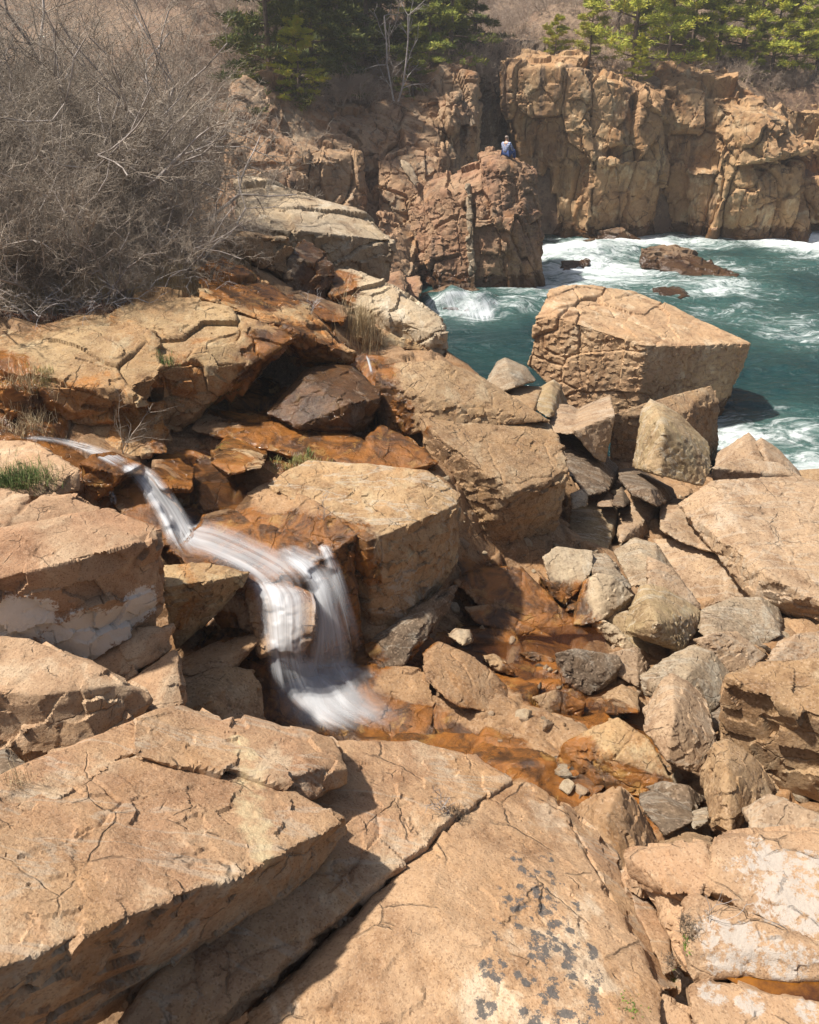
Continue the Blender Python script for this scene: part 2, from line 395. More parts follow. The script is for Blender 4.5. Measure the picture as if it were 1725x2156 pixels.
# ================================================================== SETTING
def idw(ctrl, X, Y, p=3.0, sm=.15):
    out = np.zeros(X.shape); wt = np.zeros(X.shape)
    for x, y, z in ctrl:
        w_ = 1/((X-x)**2+(Y-y)**2+sm)**(p/2); out += w_*z; wt += w_
    return out/wt
def grid_mesh(name, xs, ys, zf):
    X, Y = np.meshgrid(xs, ys); Z = zf(X, Y)
    V = np.stack([X, Y, Z], -1).reshape(-1, 3); nx = len(xs); ny = len(ys)
    i = np.arange(nx*ny).reshape(ny, nx)
    F = np.stack([i[:-1, :-1], i[:-1, 1:], i[1:, 1:], i[1:, :-1]], -1).reshape(-1, 4)
    return mesh_np(name, V, F, True), V
# --- bedrock under and between the boulders
cl = [(-6, 0, 3.6), (-3, 1, 3.5), (0, 0, 3.3), (0, 2, 3.1), (2, 1.5, 3.2), (4, 1, 3.2), (-2.5, 3, 3.0), (0, 3.2, 2.6), (6, 3, 3.0), (1.5, 3.4, 2.4), (3, 3.5, 2.5)]
cl += [tuple(v) for v in pts_of([(600, 1540, 1.55), (760, 1480, 1.5), (900, 1480, 1.45), (1000, 1560, 1.6), (1000, 1320, 1.32), (1060, 1230, 1.38), (1250, 1600, 1.75),
    (1400, 1700, 1.9), (1250, 1480, 1.35), (1300, 1350, 1.15), (1400, 1500, 1.25), (1200, 1360, 1.25), (1100, 1420, 1.25), (1550, 1650, 1.7), (1700, 1750, 2.2),
    (480, 1130, 2.6), (430, 1250, 2.3), (480, 1340, 2.1), (620, 1110, 2.5), (300, 1150, 2.7), (200, 1300, 2.4), (420, 1420, 1.8), (0, 1350, 2.6), (0, 1200, 3.0),
    (80, 945, 3.55), (-100, 960, 3.7), (200, 975, 3.45), (330, 1010, 3.15), (430, 1010, 3.0), (550, 950, 3.05), (450, 890, 3.2), (600, 900, 3.1), (700, 960, 3.0), (840, 960, 2.9), (900, 985, 2.8),
    (30, 880, 3.75), (0, 800, 4.05), (-150, 800, 4.2), (60, 720, 4.25), (-200, 700, 4.6), (200, 640, 4.55), (0, 640, 4.75), (380, 600, 4.5), (450, 520, 4.7), (500, 560, 4.5),
    (600, 640, 4.1), (700, 680, 3.75), (780, 730, 3.55), (850, 750, 3.3), (800, 640, 3.5), (760, 800, 2.9), (660, 640, 4.0),
    (950, 790, 1.6), (1050, 850, .9), (1200, 900, .4), (1300, 1000, .6), (1250, 1120, .9), (1500, 1050, .5), (1450, 960, .1), (1600, 960, -.4), (1700, 1010, -.5), (1650, 1250, 1.0), (1450, 1250, 1.0), (1650, 1400, 1.5), (1725, 1100, .2)])]
cl += [(-8, 12, 5.2), (-12, 9, 5.2), (-12, 14, 5.8), (-6, 16, 5.4), (-3.5, 17, 4.3), (-1.6, 18, 2.6), (-2.5, 22, 2.5), (0, 18, .2), (2, 20, -1.5), (6, 20, -2), (10, 18, -1.5), (14, 14, .2), (14, 8, 1.6), (9, 6, 2.0),
       (-6, 22, 4.5), (-10, 22, 6.2), (-4.5, 26, 2.8), (-2, 27, 1.0), (0, 30, -1.5), (10, 30, -2.5), (-16, 28, 8), (-8, 30, 4), (-4, 32, .5),
       (1.2, 20.5, -1.2), (.6, 23.5, -1.6), (1, 27, -2), (3.5, 18, -1), (5, 17, -1), (7, 17.2, -1.2), (5, 23, -2.5), (8, 21, -2.5), (12, 24, -2.5), (14, 30, -2.5), (4, 27, -2.5), (4, 33, -2.5), (10, 33, -2.5), (15, 18, -2), (-1, 24, -.5), (-1, 28, -1.2), (-2, 31, -1.5)]
def bed_z(X, Y):
    z = idw(cl, X, Y)
    P = np.stack([X.ravel(), Y.ravel(), z.ravel()], 1)
    f1, f2, r1, r2, r3 = cells(P*[1.5, 2.1, 1.5] + .15*np.stack([fbm(P*2+k*9, 2, 7+k) for k in range(3)], 1), 5)
    h = fbm(P*1.1, 5, 3)*.12 + (r1-.5)*.12 + r2*.10 - .05*(1-smooth(f2-f1, 0, .1)) + fbm(P*9, 3, 6)*.012
    return z + h.reshape(z.shape)
xs = np.concatenate([np.arange(-18, -5, .10), np.arange(-5, 6, .028), np.arange(6, 16, .10)]); ys = np.concatenate([np.arange(-1, 4, .08), np.arange(4, 13, .03), np.arange(13, 33, .09)])
me, V = grid_mesh('bedrock', xs, ys, bed_z); wt_, ru_ = wetness(V); attr(me, 'wet', wt_); attr(me, 'rust', ru_)
tag(link('bedrock', me, G['bed']), kind='structure')

# --- sea
FOAM = [(p, r, a) for p, r, a in [
    (at(975, 660, 29.3), 1.5, .42), (at(915, 650, 29.3), .8, .5), (at(1080, 650, 30), 2.2, .42), (at(1010, 685, 28.2), 1.6, .36), (at(905, 680, 28.5), 1.0, .4), (at(1130, 625, 31.5), 2.0, .4), (at(1180, 530, 40), 4.5, .62), (at(1250, 560, 36), 4.0, .62), (at(1330, 510, 43), 3.5, .7), (at(1480, 505, 44), 3.5, .5), (at(1600, 515, 44), 2.5, .5),
    (at(1715, 515, 44), 4.5, .8), (at(1440, 590, 33), 3.6, .42), (at(1520, 600, 33), 3, .45), (at(1500, 560, 37), 3.5, .4), (at(1700, 560, 38), 5, .30), (at(1700, 680, 27), 3.5, .38), (at(1550, 640, 29), 4, .33), (at(1180, 600, 33), 4, .5),
    (at(1540, 900, 17.4), 1.6, .55), (at(1680, 900, 17.6), 2.0, .42), (at(1610, 850, 19), 1.6, .18), (at(1725, 960, 16), 2.0, .5), (at(960, 720, 25), 3, .05)]]
def foam_at(P):
    f = np.full(len(P), -.12)
    for c, r, a in FOAM:
        d = np.hypot(P[:, 0]-c.x, (P[:, 1]-c.y)/1.0)/r
        f = np.maximum(f, a*np.exp(-d*d*.8)-.1)
    return f
HUMP = at(965, 655, 29.3)
def sea_z(X, Y):
    P = np.stack([X.ravel(), Y.ravel(), np.zeros(X.size)], 1)
    near = np.exp(-((P[:, 0]-14)**2+(P[:, 1]-30)**2)/900)
    q = P.copy(); q[:, 0] += fbm(P*.25, 2, 71)*2; q[:, 1] += fbm(P*.25+5, 2, 75)*2
    z = .16*(1-2*np.abs(fbm(q*[.22, .42, 1], 2, 31))) + .10*fbm(q*[.7, 1.1, 1], 3, 34) + .055*(1-2*np.abs(fbm(q*[1.3, 2.4, 1], 3, 37))) + .018*fbm(q*4, 2, 40)
    f = foam_at(P); z = z*(.5+.5*near) + .12*np.clip(f, 0, 1)*fbm(P*.9, 4, 44) - .1
    for px, py, Yc, sx, sy, hh in ((925, 640, 30.0, .75, .6, .42), (985, 648, 29.8, .8, .6, .5), (1055, 655, 29.6, 1.0, .9, .22), (1120, 640, 31, 1.2, 1, .25), (1190, 535, 39, 2.0, 1.5, .45), (1300, 525, 41, 2.5, 1.5, .4), (1490, 590, 33.6, 2.2, .9, .15)):
        c = at(px, py, Yc); d = ((P[:, 0]-c.x)/sx)**2+((P[:, 1]-c.y)/sy)**2
        z += hh*np.exp(-d*d*.6)*(1+.3*fbm(P*1.5, 3, 50))
    return z.reshape(X.shape)
xs = np.concatenate([np.linspace(-60, -4, 30), np.arange(-3.8, 24, .085), np.linspace(24.2, 140, 90)])
ys = np.concatenate([np.linspace(4, 12.5, 20), np.arange(12.6, 46.5, .085), np.linspace(46.7, 150, 60)])
me, V = grid_mesh('sea_water', xs, ys, sea_z); attr(me, 'foam', foam_at(V))
m = NT('sea_water'); tc = m.n('ShaderNodeTexCoord').outputs['Object']
fo = m.attr('foam')
wv = m.n('ShaderNodeVectorMath', operation='ADD'); m.set(wv.inputs[0], tc)
nz = m.n('ShaderNodeTexNoise', i_Scale=.35, i_Detail=2.0); m.set(nz.inputs['Vector'], tc)
sc = m.n('ShaderNodeVectorMath', operation='SCALE'); m.set(sc.inputs[0], nz.outputs['Color']); sc.inputs['Scale'].default_value = 3.5; m.set(wv.inputs[1], sc.outputs[0])
sv = m.mapping(wv.outputs[0], (.38, 1.35, 1), (0, 0, .12))
n1 = m.noise(sv, 1.1, 8, .72, .8); n2 = m.noise(sv, 4.5, 5, .6, .6)
lines = m.ramp(m.math('ABSOLUTE', m.math('SUBTRACT', m.noise(sv, .9, 5, .65, .9), .5)), .055, .0)
fsum = m.math('ADD', m.math('MULTIPLY', n1, .8), m.math('ADD', m.math('MULTIPLY', n2, .2), m.math('ADD', fo, m.math('MULTIPLY', lines, .11))))
foam = m.math('MULTIPLY', m.ramp(fsum, .72, 1.12), .95)
deep = m.mix(m.ramp(m.noise(tc, .12, 3), .35, .65), (.006, .022, .027), (.010, .040, .038))
deep = m.mix(m.ramp(fo, -.1, .5), deep, (.06, .13, .11))
# clearer shallow green under the cliffs
c = m.mix(foam, deep, (.78, .82, .80))
m.set(m.b.inputs['Base Color'], c); m.set(m.b.inputs['Roughness'], m.math('ADD', .14, m.math('MULTIPLY', foam, .5)))
m.b.inputs['IOR'].default_value = 1.33; m.b.inputs['Specular IOR Level'].default_value = .45
nb = m.bump(m.noise(m.mapping(tc, (1, 1.7, 1)), 2.2, 6, .6, .5), .9, .22)
nb = m.bump(foam, .4, .05, nb)
m.set(m.b.inputs['Normal'], nb)
tag(link('sea_water', me, m.m), kind='structure')

# --- hillside behind the cliffs
ch = [(-40, 30, 12), (-30, 24, 10), (-22, 30, 10), (-14, 30, 7.2), (-9, 33, 5.8), (-11, 36, 7.2), (-16, 38, 9), (-6.5, 40, 6.6), (-2, 41, 6.9), (-1, 44.5, 7.2), (0, 46, 7.6), (3, 47, 8.2), (4.8, 44, -3), (4, 42, -3), (5.3, 47, 7.0), (8, 48, 8.2), (8, 44, 4),
      (12, 48.5, 8.0), (12, 45, 4), (17, 50, 7.6), (17, 46, 4), (22, 50, 7.2), (22, 46.5, 4), (30, 50, 7.2), (40, 50, 7), (50, 40, 4), (60, 44, 6),
      (-10, 50, 11), (-20, 55, 15), (0, 56, 11.5), (10, 58, 11.4), (20, 58, 10.4), (30, 60, 10.5), (45, 60, 10.5), (-30, 70, 22), (0, 75, 19), (20, 75, 17.5), (40, 75, 17), (-30, 110, 36), (0, 110, 33), (30, 110, 31), (60, 110, 30), (90, 80, 18), (-60, 70, 26), (-60, 40, 16)]
def hill_z(X, Y):
    z = idw(ch, X, Y, 3.2, 1.0); P = np.stack([X.ravel(), Y.ravel(), z.ravel()], 1)
    return z + (fbm(P*.35, 5, 81)*.6+fbm(P*2.5, 3, 85)*.08).reshape(z.shape)
me, V = grid_mesh('hillside', np.arange(-60, 90, .45), np.arange(24, 115, .45), hill_z)
# cut away where the gorge and the sea are
m = NT('hillside_brush_ground'); tc = m.n('ShaderNodeTexCoord').outputs['Object']
c = m.mix(m.ramp(m.noise(tc, .35, 5, .65), .38, .62), (.22, .135, .08), (.34, .235, .15))
c = m.mix(m.math('MULTIPLY', m.ramp(m.noise(tc, 3.0, 6, .75), .45, .65), .7), c, (.13, .085, .06))
c = m.mix(m.math('MULTIPLY', m.ramp(m.noise(tc, .6, 5, .7, .5), .6, .7), .7), c, (.45, .33, .22))
m.set(m.b.inputs['Base Color'], c); m.b.inputs['Roughness'].default_value = .95
m.set(m.b.inputs['Normal'], m.bump(m.noise(tc, 4, 6, .75), .9, .25))
HILLM = m.m
yf = np.interp(V[:, 0], [-60, -14, -10, -7, -3, -1, 3.2, 3.6, 6.2, 6.5, 14, 24, 90], [25, 27, 33, 37, 41, 43, 45.5, 52, 52, 47.5, 48, 48.5, 48.5])
keep = V[:, 1] > yf-1.6
V[:, 2] -= np.clip(1.0-(V[:, 1]-yf), 0, 9)**1.5*1.6; me.vertices.foreach_set('co', V.astype(np.float32).ravel())
bm = bmesh.new(); bm.from_mesh(me); bm.verts.ensure_lookup_table()
bmesh.ops.delete(bm, geom=[bm.verts[i] for i in np.nonzero(~keep)[0]], context='VERTS'); bm.to_mesh(me); bm.free()
tag(link('hillside', me, HILLM), kind='structure')
def hz(x, y): return float(hill_z(np.array([[x]]), np.array([[y]]))[0, 0])

# --- cliffs
BL1 = [((2.3, 2.4, 4.6), .30, .20, (.04, -.10, .15)), ((1.3, 1.3, 1.7), .13, .10, (-.03, .06, .1)), ((.62, .62, .8), .035, .04, (0, .05, .2))]
def cliff(name, mat, hulls, vox, bl=BL1, label=None, **kw):
    me, base = rock_mesh(name, hulls, vox, blocks=bl, **kw)
    return tag(link(name, me, G[mat], loc=base), label, None, None, 'structure')
cliff('cliff', 'cliff', [
    [(1052, 128, 'Y47'), (1110, 112, 'Y50'), (1240, 128, 'Y50'), (1240, 160, 'Y45.4'), (1180, 142, 'Y45.2'), (1090, 150, 'Y46'), (1075, 235, 'Y46.6'), (1105, 345, 'Y46.4'), (1170, 350, 'Y45.8'), (1245, 330, 'Y44.6'), (1245, 360, 'Y45.2')],
    [(1160, 345, 'Y46.2'), (1245, 300, 'Y45.2'), (1245, 505, 'Y44.8'), (1225, 508, 'Y44.6'), (1175, 505, 'Y45.8'), (1168, 420, 'Y46.4')],
    [(1238, 140, 'Y50'), (1390, 190, 'Y49'), (1395, 215, 'Y46.4'), (1290, 172, 'Y45.2'), (1238, 165, 'Y45.6'), (1405, 245, 'Y46'), (1400, 340, 'Y45.6'), (1236, 330, 'Y44.9'), (1300, 300, 'Y44.4')],
    [(1236, 325, 'Y44.6'), (1400, 330, 'Y45.6'), (1385, 505, 'Y46'), (1330, 512, 'Y44.8'), (1225, 512, 'Y44.2'), (1300, 340, 'Y44.1')],
    [(1390, 128, 'Y52'), (1400, 190, 'Y48'), (1480, 140, 'Y51'), (1560, 170, 'Y50'), (1610, 205, 'Y47'), (1520, 195, 'Y46.8'), (1400, 215, 'Y47.2'), (1392, 330, 'Y47.2'), (1385, 508, 'Y47'), (1450, 515, 'Y46'), (1500, 340, 'Y46.2'), (1560, 350, 'Y45.6')],
    [(1510, 215, 'Y46.4'), (1610, 200, 'Y47.4'), (1675, 262, 'Y45.6'), (1700, 320, 'Y44.8'), (1640, 330, 'Y43.8'), (1550, 350, 'Y44.6'), (1500, 320, 'Y45.6'), (1600, 250, 'Y44.8')],
    [(1440, 350, 'Y46'), (1560, 340, 'Y45.0'), (1690, 345, 'Y45.0'), (1693, 430, 'Y44.6'), (1688, 512, 'Y44.4'), (1560, 520, 'Y44.4'), (1440, 515, 'Y45.6'), (1600, 400, 'Y44.2')],
    [(1610, 180, 'Y52'), (1640, 160, 'Y53'), (1760, 165, 'Y52'), (1900, 170, 'Y50'), (1900, 505, 'Y48'), (1700, 505, 'Y49'), (1705, 350, 'Y48.2'), (1660, 230, 'Y48.4'), (1760, 240, 'Y47.5')],
    [(1695, 380, 'Y46.6'), (1760, 370, 'Y46'), (1790, 480, 'Y46'), (1712, 470, 'Y46')],
    ], .07, warp=.003, rough=.035, back=6, shrink=.97)
cliff('cliff', 'dark', [  # back wall of the gully: its deep shade is put in as dark rock
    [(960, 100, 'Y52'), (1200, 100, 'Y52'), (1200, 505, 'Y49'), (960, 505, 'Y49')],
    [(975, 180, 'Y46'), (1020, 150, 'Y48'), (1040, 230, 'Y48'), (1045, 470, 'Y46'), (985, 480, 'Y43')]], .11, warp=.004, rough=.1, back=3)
cliff('cliff', 'clifl', [
    [(925, 138, 'Y44'), (1000, 116, 'Y45'), (1003, 170, 'Y43.5'), (1005, 280, 'Y42.5'), (1003, 390, 'Y42'), (930, 400, 'Y40.6'), (850, 330, 'Y40.8'), (860, 215, 'Y43')],
    [(915, 200, 'Y42.4'), (965, 190, 'Y42.2'), (998, 225, 'Y42'), (1002, 262, 'Y41.8'), (930, 270, 'Y41')],
    [(700, 235, 'Y40'), (790, 215, 'Y43'), (870, 200, 'Y43'), (930, 300, 'Y40.6'), (930, 480, 'Y37.4'), (870, 490, 'Y36.6'), (755, 290, 'Y38.6'), (760, 470, 'Y36')],
    [(500, 180, 'Y37'), (570, 170, 'Y38'), (640, 190, 'Y40'), (700, 235, 'Y40'), (740, 262, 'Y39'), (700, 300, 'Y37'), (500, 270, 'Y35')],
    [(480, 262, 'Y35.4'), (600, 285, 'Y36.2'), (700, 262, 'Y38.4'), (748, 300, 'Y37'), (755, 330, 'Y36'), (700, 345, 'Y34.8'), (480, 340, 'Y33.4')],
    [(480, 335, 'Y34'), (620, 335, 'Y34.6'), (757, 322, 'Y35.8'), (765, 470, 'Y34.8'), (770, 600, 'Y34'), (640, 640, 'Y32.5'), (450, 600, 'Y31.5'), (480, 450, 'Y32')],
    [(790, 330, 'Y37.5'), (860, 310, 'Y38.5'), (935, 330, 'Y38.5'), (925, 470, 'Y36'), (800, 500, 'Y35.6')],
    [(800, 450, 'Y34'), (850, 470, 'Y34.5'), (880, 480, 'Y34.6'), (880, 605, 'Y33'), (850, 630, 'Y31.5'), (780, 600, 'Y31')],
    ], .06, bl=[((2.1, 2.2, 3.6), .17, .17, (.04, -.10, .15)), ((1.1, 1.1, 1.3), .10, .09, (-.04, .08, .1)), ((.5, .5, .55), .03, .035, (0, .06, .2))], warp=.004, rough=.035, back=5, shrink=.95)
PB = [((1.3, 1.4, 3.4), .14, .11, (.0, .22, .1)), ((.75, .7, .9), .05, .05, (.05, .15, .2)), ((.3, .3, .35), .012, .015, (0, .1, .4))]
cliff('sea_stack', 'pill', [
    [(900, 378, 'Y36'), (1000, 372, 'Y35'), (1065, 330, 'Y35'), (1118, 368, 'Y34.6'), (1143, 470, 'Y34'), (1150, 612, 'Y33.4'), (1010, 618, 'Y32.8'), (900, 606, 'Y33.2'), (866, 565, 'Y34'), (872, 430, 'Y35.4'), (990, 390, 'Y34'), (1085, 480, 'Y33')],
    [(1010, 325, 'Y35.4'), (1060, 318, 'Y35.2'), (1100, 345, 'Y34.8'), (1120, 368, 'Y34.5'), (1118, 430, 'Y34.2'), (1060, 440, 'Y33.4'), (1018, 345, 'Y34.4'), (1065, 350, 'Y34.0')],
    [(1008, 345, 'Y34.8'), (1030, 320, 'Y35'), (1055, 325, 'Y34.8'), (1045, 352, 'Y34.2'), (1012, 366, 'Y34.2')],
    [(995, 378, 'Y34.2'), (1050, 375, 'Y33.9'), (1052, 470, 'Y33.1'), (1000, 480, 'Y33.0')]], .045, bl=PB, warp=.006, rough=.035, back=2.6)
# pale dyke running down the stack
# ================================================================== BOULDERS AND LEDGES
J0 = [((.9, .7, .5), .012, .03, (.2, .3, .5))]
BS = [((.8, .6, .5), .022, .02, (.3, .2, .6))]
BM = [((1.2, .9, .7), .04, .035, (.3, .25, .6)), ((.5, .4, .35), .014, .012, (.1, .3, .2))]
# ---- near slabs (bedding plane 0)
rock('ledge_slab', 'broad tan slab with a dark rough broken front edge at bottom left of the foreground', 'fore',
  [[(732, 1724, 'P0'), (590, 1802, 'P0'), (450, 1850, 'P0'), (300, 1905, 'P0'), (165, 1957, 'P0'), (0, 2027, 'P0'), (-250, 2140, 'P0'), (-300, 1850, 'P0'), (0, 1752, 'P0'), (85, 1685, 'P0'), (185, 1625, 'P0'), (290, 1588, 'P0'), (390, 1590, 'P0'), (570, 1650, 'P0'), (660, 1690, 'P0'),
    (732, 1750, 'v0+.03'), (600, 1905, 'v1+.13'), (475, 2012, 'v2+.16'), (310, 2120, 'v3+.16'), (175, 2142, 'v4+.13'), (0, 2165, 'v5+.10'), (-250, 2290, 'v6')]],
  .010, 'ledge', warp=.010, rough=.022, back=.25, softness=2, joints=[((1.6, .8, 1.0), .010, .014, (0, 0, -.6))])
rock('ledge_slab', 'narrow tan strip of rock behind the long diagonal crack at far left', 'fore',
  [[(0, 1757, 'P0-.01'), (-250, 1850, 'P0-.01'), (-250, 1740, 'P0-.01'), (0, 1655, 'P0-.01'), (60, 1642, 'P0-.01'), (175, 1585, 'P0-.01'), (282, 1517, 'P0-.01'), (300, 1560, 'P0-.01'), (285, 1584, 'P0-.01'), (180, 1620, 'P0-.01'), (80, 1680, 'P0-.01'), (-5, 1745, 'P0-.01')]],
  .012, 'ledge', warp=.012, rough=.02, back=.8, softness=2)
rock('ledge_slab', 'thick rounded slab lying on top of the ledge at the waterfall brink with a ragged end', 'fore',
  [[(278, 1590, 'P0+.05'), (282, 1516, 'P0+.06'), (330, 1497, 'P0+.05'), (380, 1490, 'P0+.04'), (470, 1527, 'P0+.02'), (560, 1590, 'P0+.04'), (390, 1610, 'P0+.04')],
   [(470, 1524, 'P0+.04'), (500, 1514, 'P0+.04'), (600, 1540, 'P0+.04'), (700, 1560, 'P0+.02'), (722, 1590, 'P0+.02'), (732, 1620, 'P0'), (660, 1624, 'P0+.05'), (575, 1640, 'P0+.04'), (400, 1600, 'P0+.05'), (300, 1580, 'P0+.05'),
    (645, 1690, 'v7'), (690, 1668, 'v6'), (735, 1645, 'v5'), (575, 1655, 'v7+.02')]],
  .010, 'ledge', warp=.02, rough=.03, back=.35, softness=2)
rock('ledge_slab', 'pale tan shelf running from the waterfall brink down under the thick slab edge', 'fore',
  [[(650, 1560, 'P0-.17'), (860, 1560, 'P0-.17'), (1000, 1592, 'P0-.17'), (1074, 1632, 'P0-.17'), (1078, 1642, 'P0-.17'), (1010, 1678, 'P0-.17'), (955, 1720, 'P0-.17'), (870, 1795, 'P0-.24'), (700, 1890, 'P0-.36'), (600, 1990, 'P0-.44'), (500, 2090, 'P0-.52'), (390, 2200, 'P0-.58'), (200, 2230, 'P0-.62'), (400, 1900, 'P0-.50'), (600, 1700, 'P0-.20'), (720, 1915, 'P0-.46'), (600, 2035, 'P0-.58'), (520, 2120, 'P0-.64'),
     (1078, 1655, 'v4'), (1012, 1700, 'v5')]],
  .012, 'ledge', warp=.010, rough=.022, back=.5, softness=2, joints=[((1.3, .6, 1.0), .012, .02, (0, 0, -.5))])
rock('ledge_slab', 'large smooth slab spotted with black lichen in the middle of the foreground', 'forep',
  [[(1092, 1648, 'P0-.20'), (1125, 1650, 'P0-.20'), (1172, 1682, 'P0-.21'), (1212, 1770, 'P0-.22'), (1285, 1890, 'P0-.22'), (1345, 2000, 'P0-.22'), (1390, 2080, 'P0-.24'), (1400, 2260, 'P0-.24'), (430, 2260, 'P0-.66'), (560, 2100, 'P0-.62'), (640, 2035, 'P0-.56'), (730, 1955, 'P0-.46'), (790, 1890, 'P0-.38'), (870, 1815, 'P0-.28'), (960, 1733, 'P0-.20'), (1030, 1672, 'P0-.20'), (900, 1900, 'P0-.26'), (1100, 1800, 'P0-.19')]],
  .011, 'ledge', warp=.008, rough=.016, back=.6, softness=2, joints=[((1.4, .9, 1.0), .010, .012, (0, 0, .3))])
rock('ledge_slab', 'narrow brown strip along the right side of the black spotted slab', 'fore',
  [[(1180, 1690, 'P0-.24'), (1200, 1705, 'P0-.28'), (1235, 1755, 'P0-.32'), (1290, 1800, 'P0-.33'), (1315, 1870, 'P0-.34'), (1380, 1990, 'P0-.34'), (1425, 2080, 'P0-.34'), (1390, 2085, 'P0-.30'), (1330, 1985, 'P0-.30'), (1270, 1880, 'P0-.3'), (1210, 1775, 'P0-.28')]],
  .010, 'ledge', warp=.02, rough=.02, back=.5)
for lab, pp, d in (('thin rock splinter standing in the cleft, left one of the pair', (1310, 1842, 1335, 1838, 1428, 2040, 1400, 2052), -.28), ('thin rock splinter standing in the cleft, right one of the pair', (1340, 1838, 1362, 1858, 1460, 2050, 1436, 2045), -.30)):
    t = 'P0%+.2f' % d
    rock('rock_splinter', lab, 'fore', [[(pp[0], pp[1], t), (pp[2], pp[3], t), ((pp[2]+pp[4])/2+8, (pp[3]+pp[5])/2, t), (pp[4], pp[5], t), (pp[6], pp[7], t), ((pp[0]+pp[6])/2-4, (pp[1]+pp[7])/2, t)]], .010, 'splinter', warp=.015, rough=.016, back=.3)
# ---- right near blocks
rock('ledge_block', 'wedge shaped tan block with a small white patch right of the cleft', 'left',
  [[(1365, 1862, 'P1-.15'), (1380, 1850, 'P1-.1'), (1440, 1905, 'P1-.1'), (1432, 1925, 'P1-.12'), (1428, 1960, 'P1-.15'), (1470, 2060, 'P1-.2'), (1455, 2065, 'P1-.25'), (1400, 1960, 'P1-.2')]], .012, 'block', warp=.02, rough=.02, back=.5)
rock('ledge_block', 'tan block with bumpy top at the head of the cleft, below the small dark stones', 'left',
  [[(1316, 1800, 'P1'), (1345, 1788, 'P1'), (1400, 1783, 'P1'), (1480, 1778, 'P1+.02'), (1496, 1800, 'P1'), (1498, 1850, 'P1'), (1482, 1888, 'P1'), (1448, 1900, 'P1-.05'), (1400, 1862, 'P1-.05'), (1330, 1845, 'P1-.1')]], .011, 'block', warp=.02, rough=.028, back=.6, softness=2)
rock('ledge_block', 'large block crusted with white lichen at right edge of the foreground', 'forew',
  [[(1498, 1790, 'P1+.06'), (1512, 1765, 'P1+.06'), (1590, 1752, 'P1+.06'), (1640, 1762, 'P1+.05'), (1700, 1750, 'P1+.06'), (1850, 1770, 'P1+.06'), (1850, 2010, 'P1'), (1725, 1980, 'P1'), (1620, 1940, 'P1'), (1500, 1878, 'P1'), (1486, 1862, 'P1')]], .012, 'block', warp=.02, rough=.024, back=.7, softness=2)
rock('ledge_block', 'white and brown crusted block just above the rust coloured puddle', 'forew',
  [[(1430, 1930, 'P1+.04'), (1450, 1900, 'P1+.04'), (1470, 1888, 'P1+.04'), (1540, 1915, 'P1+.03'), (1640, 1965, 'P1+.03'), (1740, 2000, 'P1+.03'), (1860, 2030, 'P1'), (1880, 2055, 'P1-.03'), (1720, 2038, 'P1-.03'), (1640, 2040, 'P1-.03'), (1560, 2058, 'P1-.06'), (1470, 2068, 'P1-.1'), (1440, 2000, 'P1')]], .012, 'block', warp=.015, rough=.022, back=.6, softness=2)
rock('ledge_block', 'tan ledge with white crust below the rust coloured puddle in the corner', 'forew',
  [[(1446, 2082, 'P1-.02'), (1480, 2068, 'P1-.02'), (1560, 2078, 'P1-.02'), (1600, 2090, 'P1-.02'), (1660, 2112, 'P1-.02'), (1850, 2135, 'P1-.02'), (1850, 2330, 'P1-.02'), (1500, 2330, 'P1-.02'), (1460, 2140, 'P1-.02')]], .012, 'block', warp=.015, rough=.02, back=.6, softness=2)
rock('ledge_block', 'small rounded rock edged with moss at bottom centre right', 'left',
  [[(1312, 2150, 'P1-.1'), (1350, 2112, 'P1-.08'), (1400, 2102, 'P1-.08'), (1450, 2130, 'P1-.1'), (1480, 2230, 'P1-.15'), (1310, 2260, 'P1-.15')]], .010, 'block', warp=.02, rough=.02, back=.5, softness=2)
pud = atz(1650, 2065, 4.22)
# ---- left bank blocks
rock('boulder', 'big square tan block with a white lichen patch on its rough brown face', 'leftw',
  [[(-250, 1250, 4.05), (0, 1222, 4.05), (140, 1183, 4.1), (260, 1150, 4.1), (332, 1135, 4.0), (325, 1108, 4.05), (225, 1073, 4.1), (100, 1092, 4.15), (0, 1130, 4.2), (-250, 1160, 4.2),
    (-250, 1400, 'v0'), (0, 1345, 'v1'), (110, 1385, 'v2'), (198, 1402, 'v2'), (322, 1325, 'v4'), (345, 1235, 'v4'), (338, 1160, 'v4')]],
  .014, warp=.012, rough=.045, back=.7, softness=2)
rock('boulder', 'brown angular rock wedged under the white patched block, left of its crack', 'left',
  [[(205, 1330, 'Y5.55'), (325, 1320, 'Y5.55'), (362, 1318, 'Y5.5'), (360, 1360, 'Y5.4'), (262, 1437, 'Y5.1'), (195, 1400, 'Y5.2'), (150, 1430, 'Y5.1')]], .013, warp=.015, rough=.03, back=.5, joints=J0)
rock('boulder', 'brown angular rock below the crack, between the front boulder and the shaded tan rock', 'left',
  [[(366, 1368, 'Y5.35'), (378, 1380, 'Y5.3'), (388, 1480, 'Y4.9'), (330, 1510, 'Y4.7'), (262, 1445, 'Y5.0'), (280, 1428, 'Y5.1')]], .013, warp=.015, rough=.03, back=.5)
rock('boulder', 'cracked tan rock behind the white patched block at left edge', 'left',
  [[(-200, 1130, 4.2), (-200, 1030, 4.2), (0, 1030, 4.15), (55, 1045, 4.15), (60, 1070, 4.1), (0, 1125, 4.15)],
   [(0, 1128, 4.12), (62, 1062, 4.15), (90, 1045, 4.12), (150, 1042, 4.1), (205, 1075, 4.0), (200, 1090, 3.95), (110, 1100, 4.0)]], .014, warp=.02, rough=.03, back=.7, softness=2)
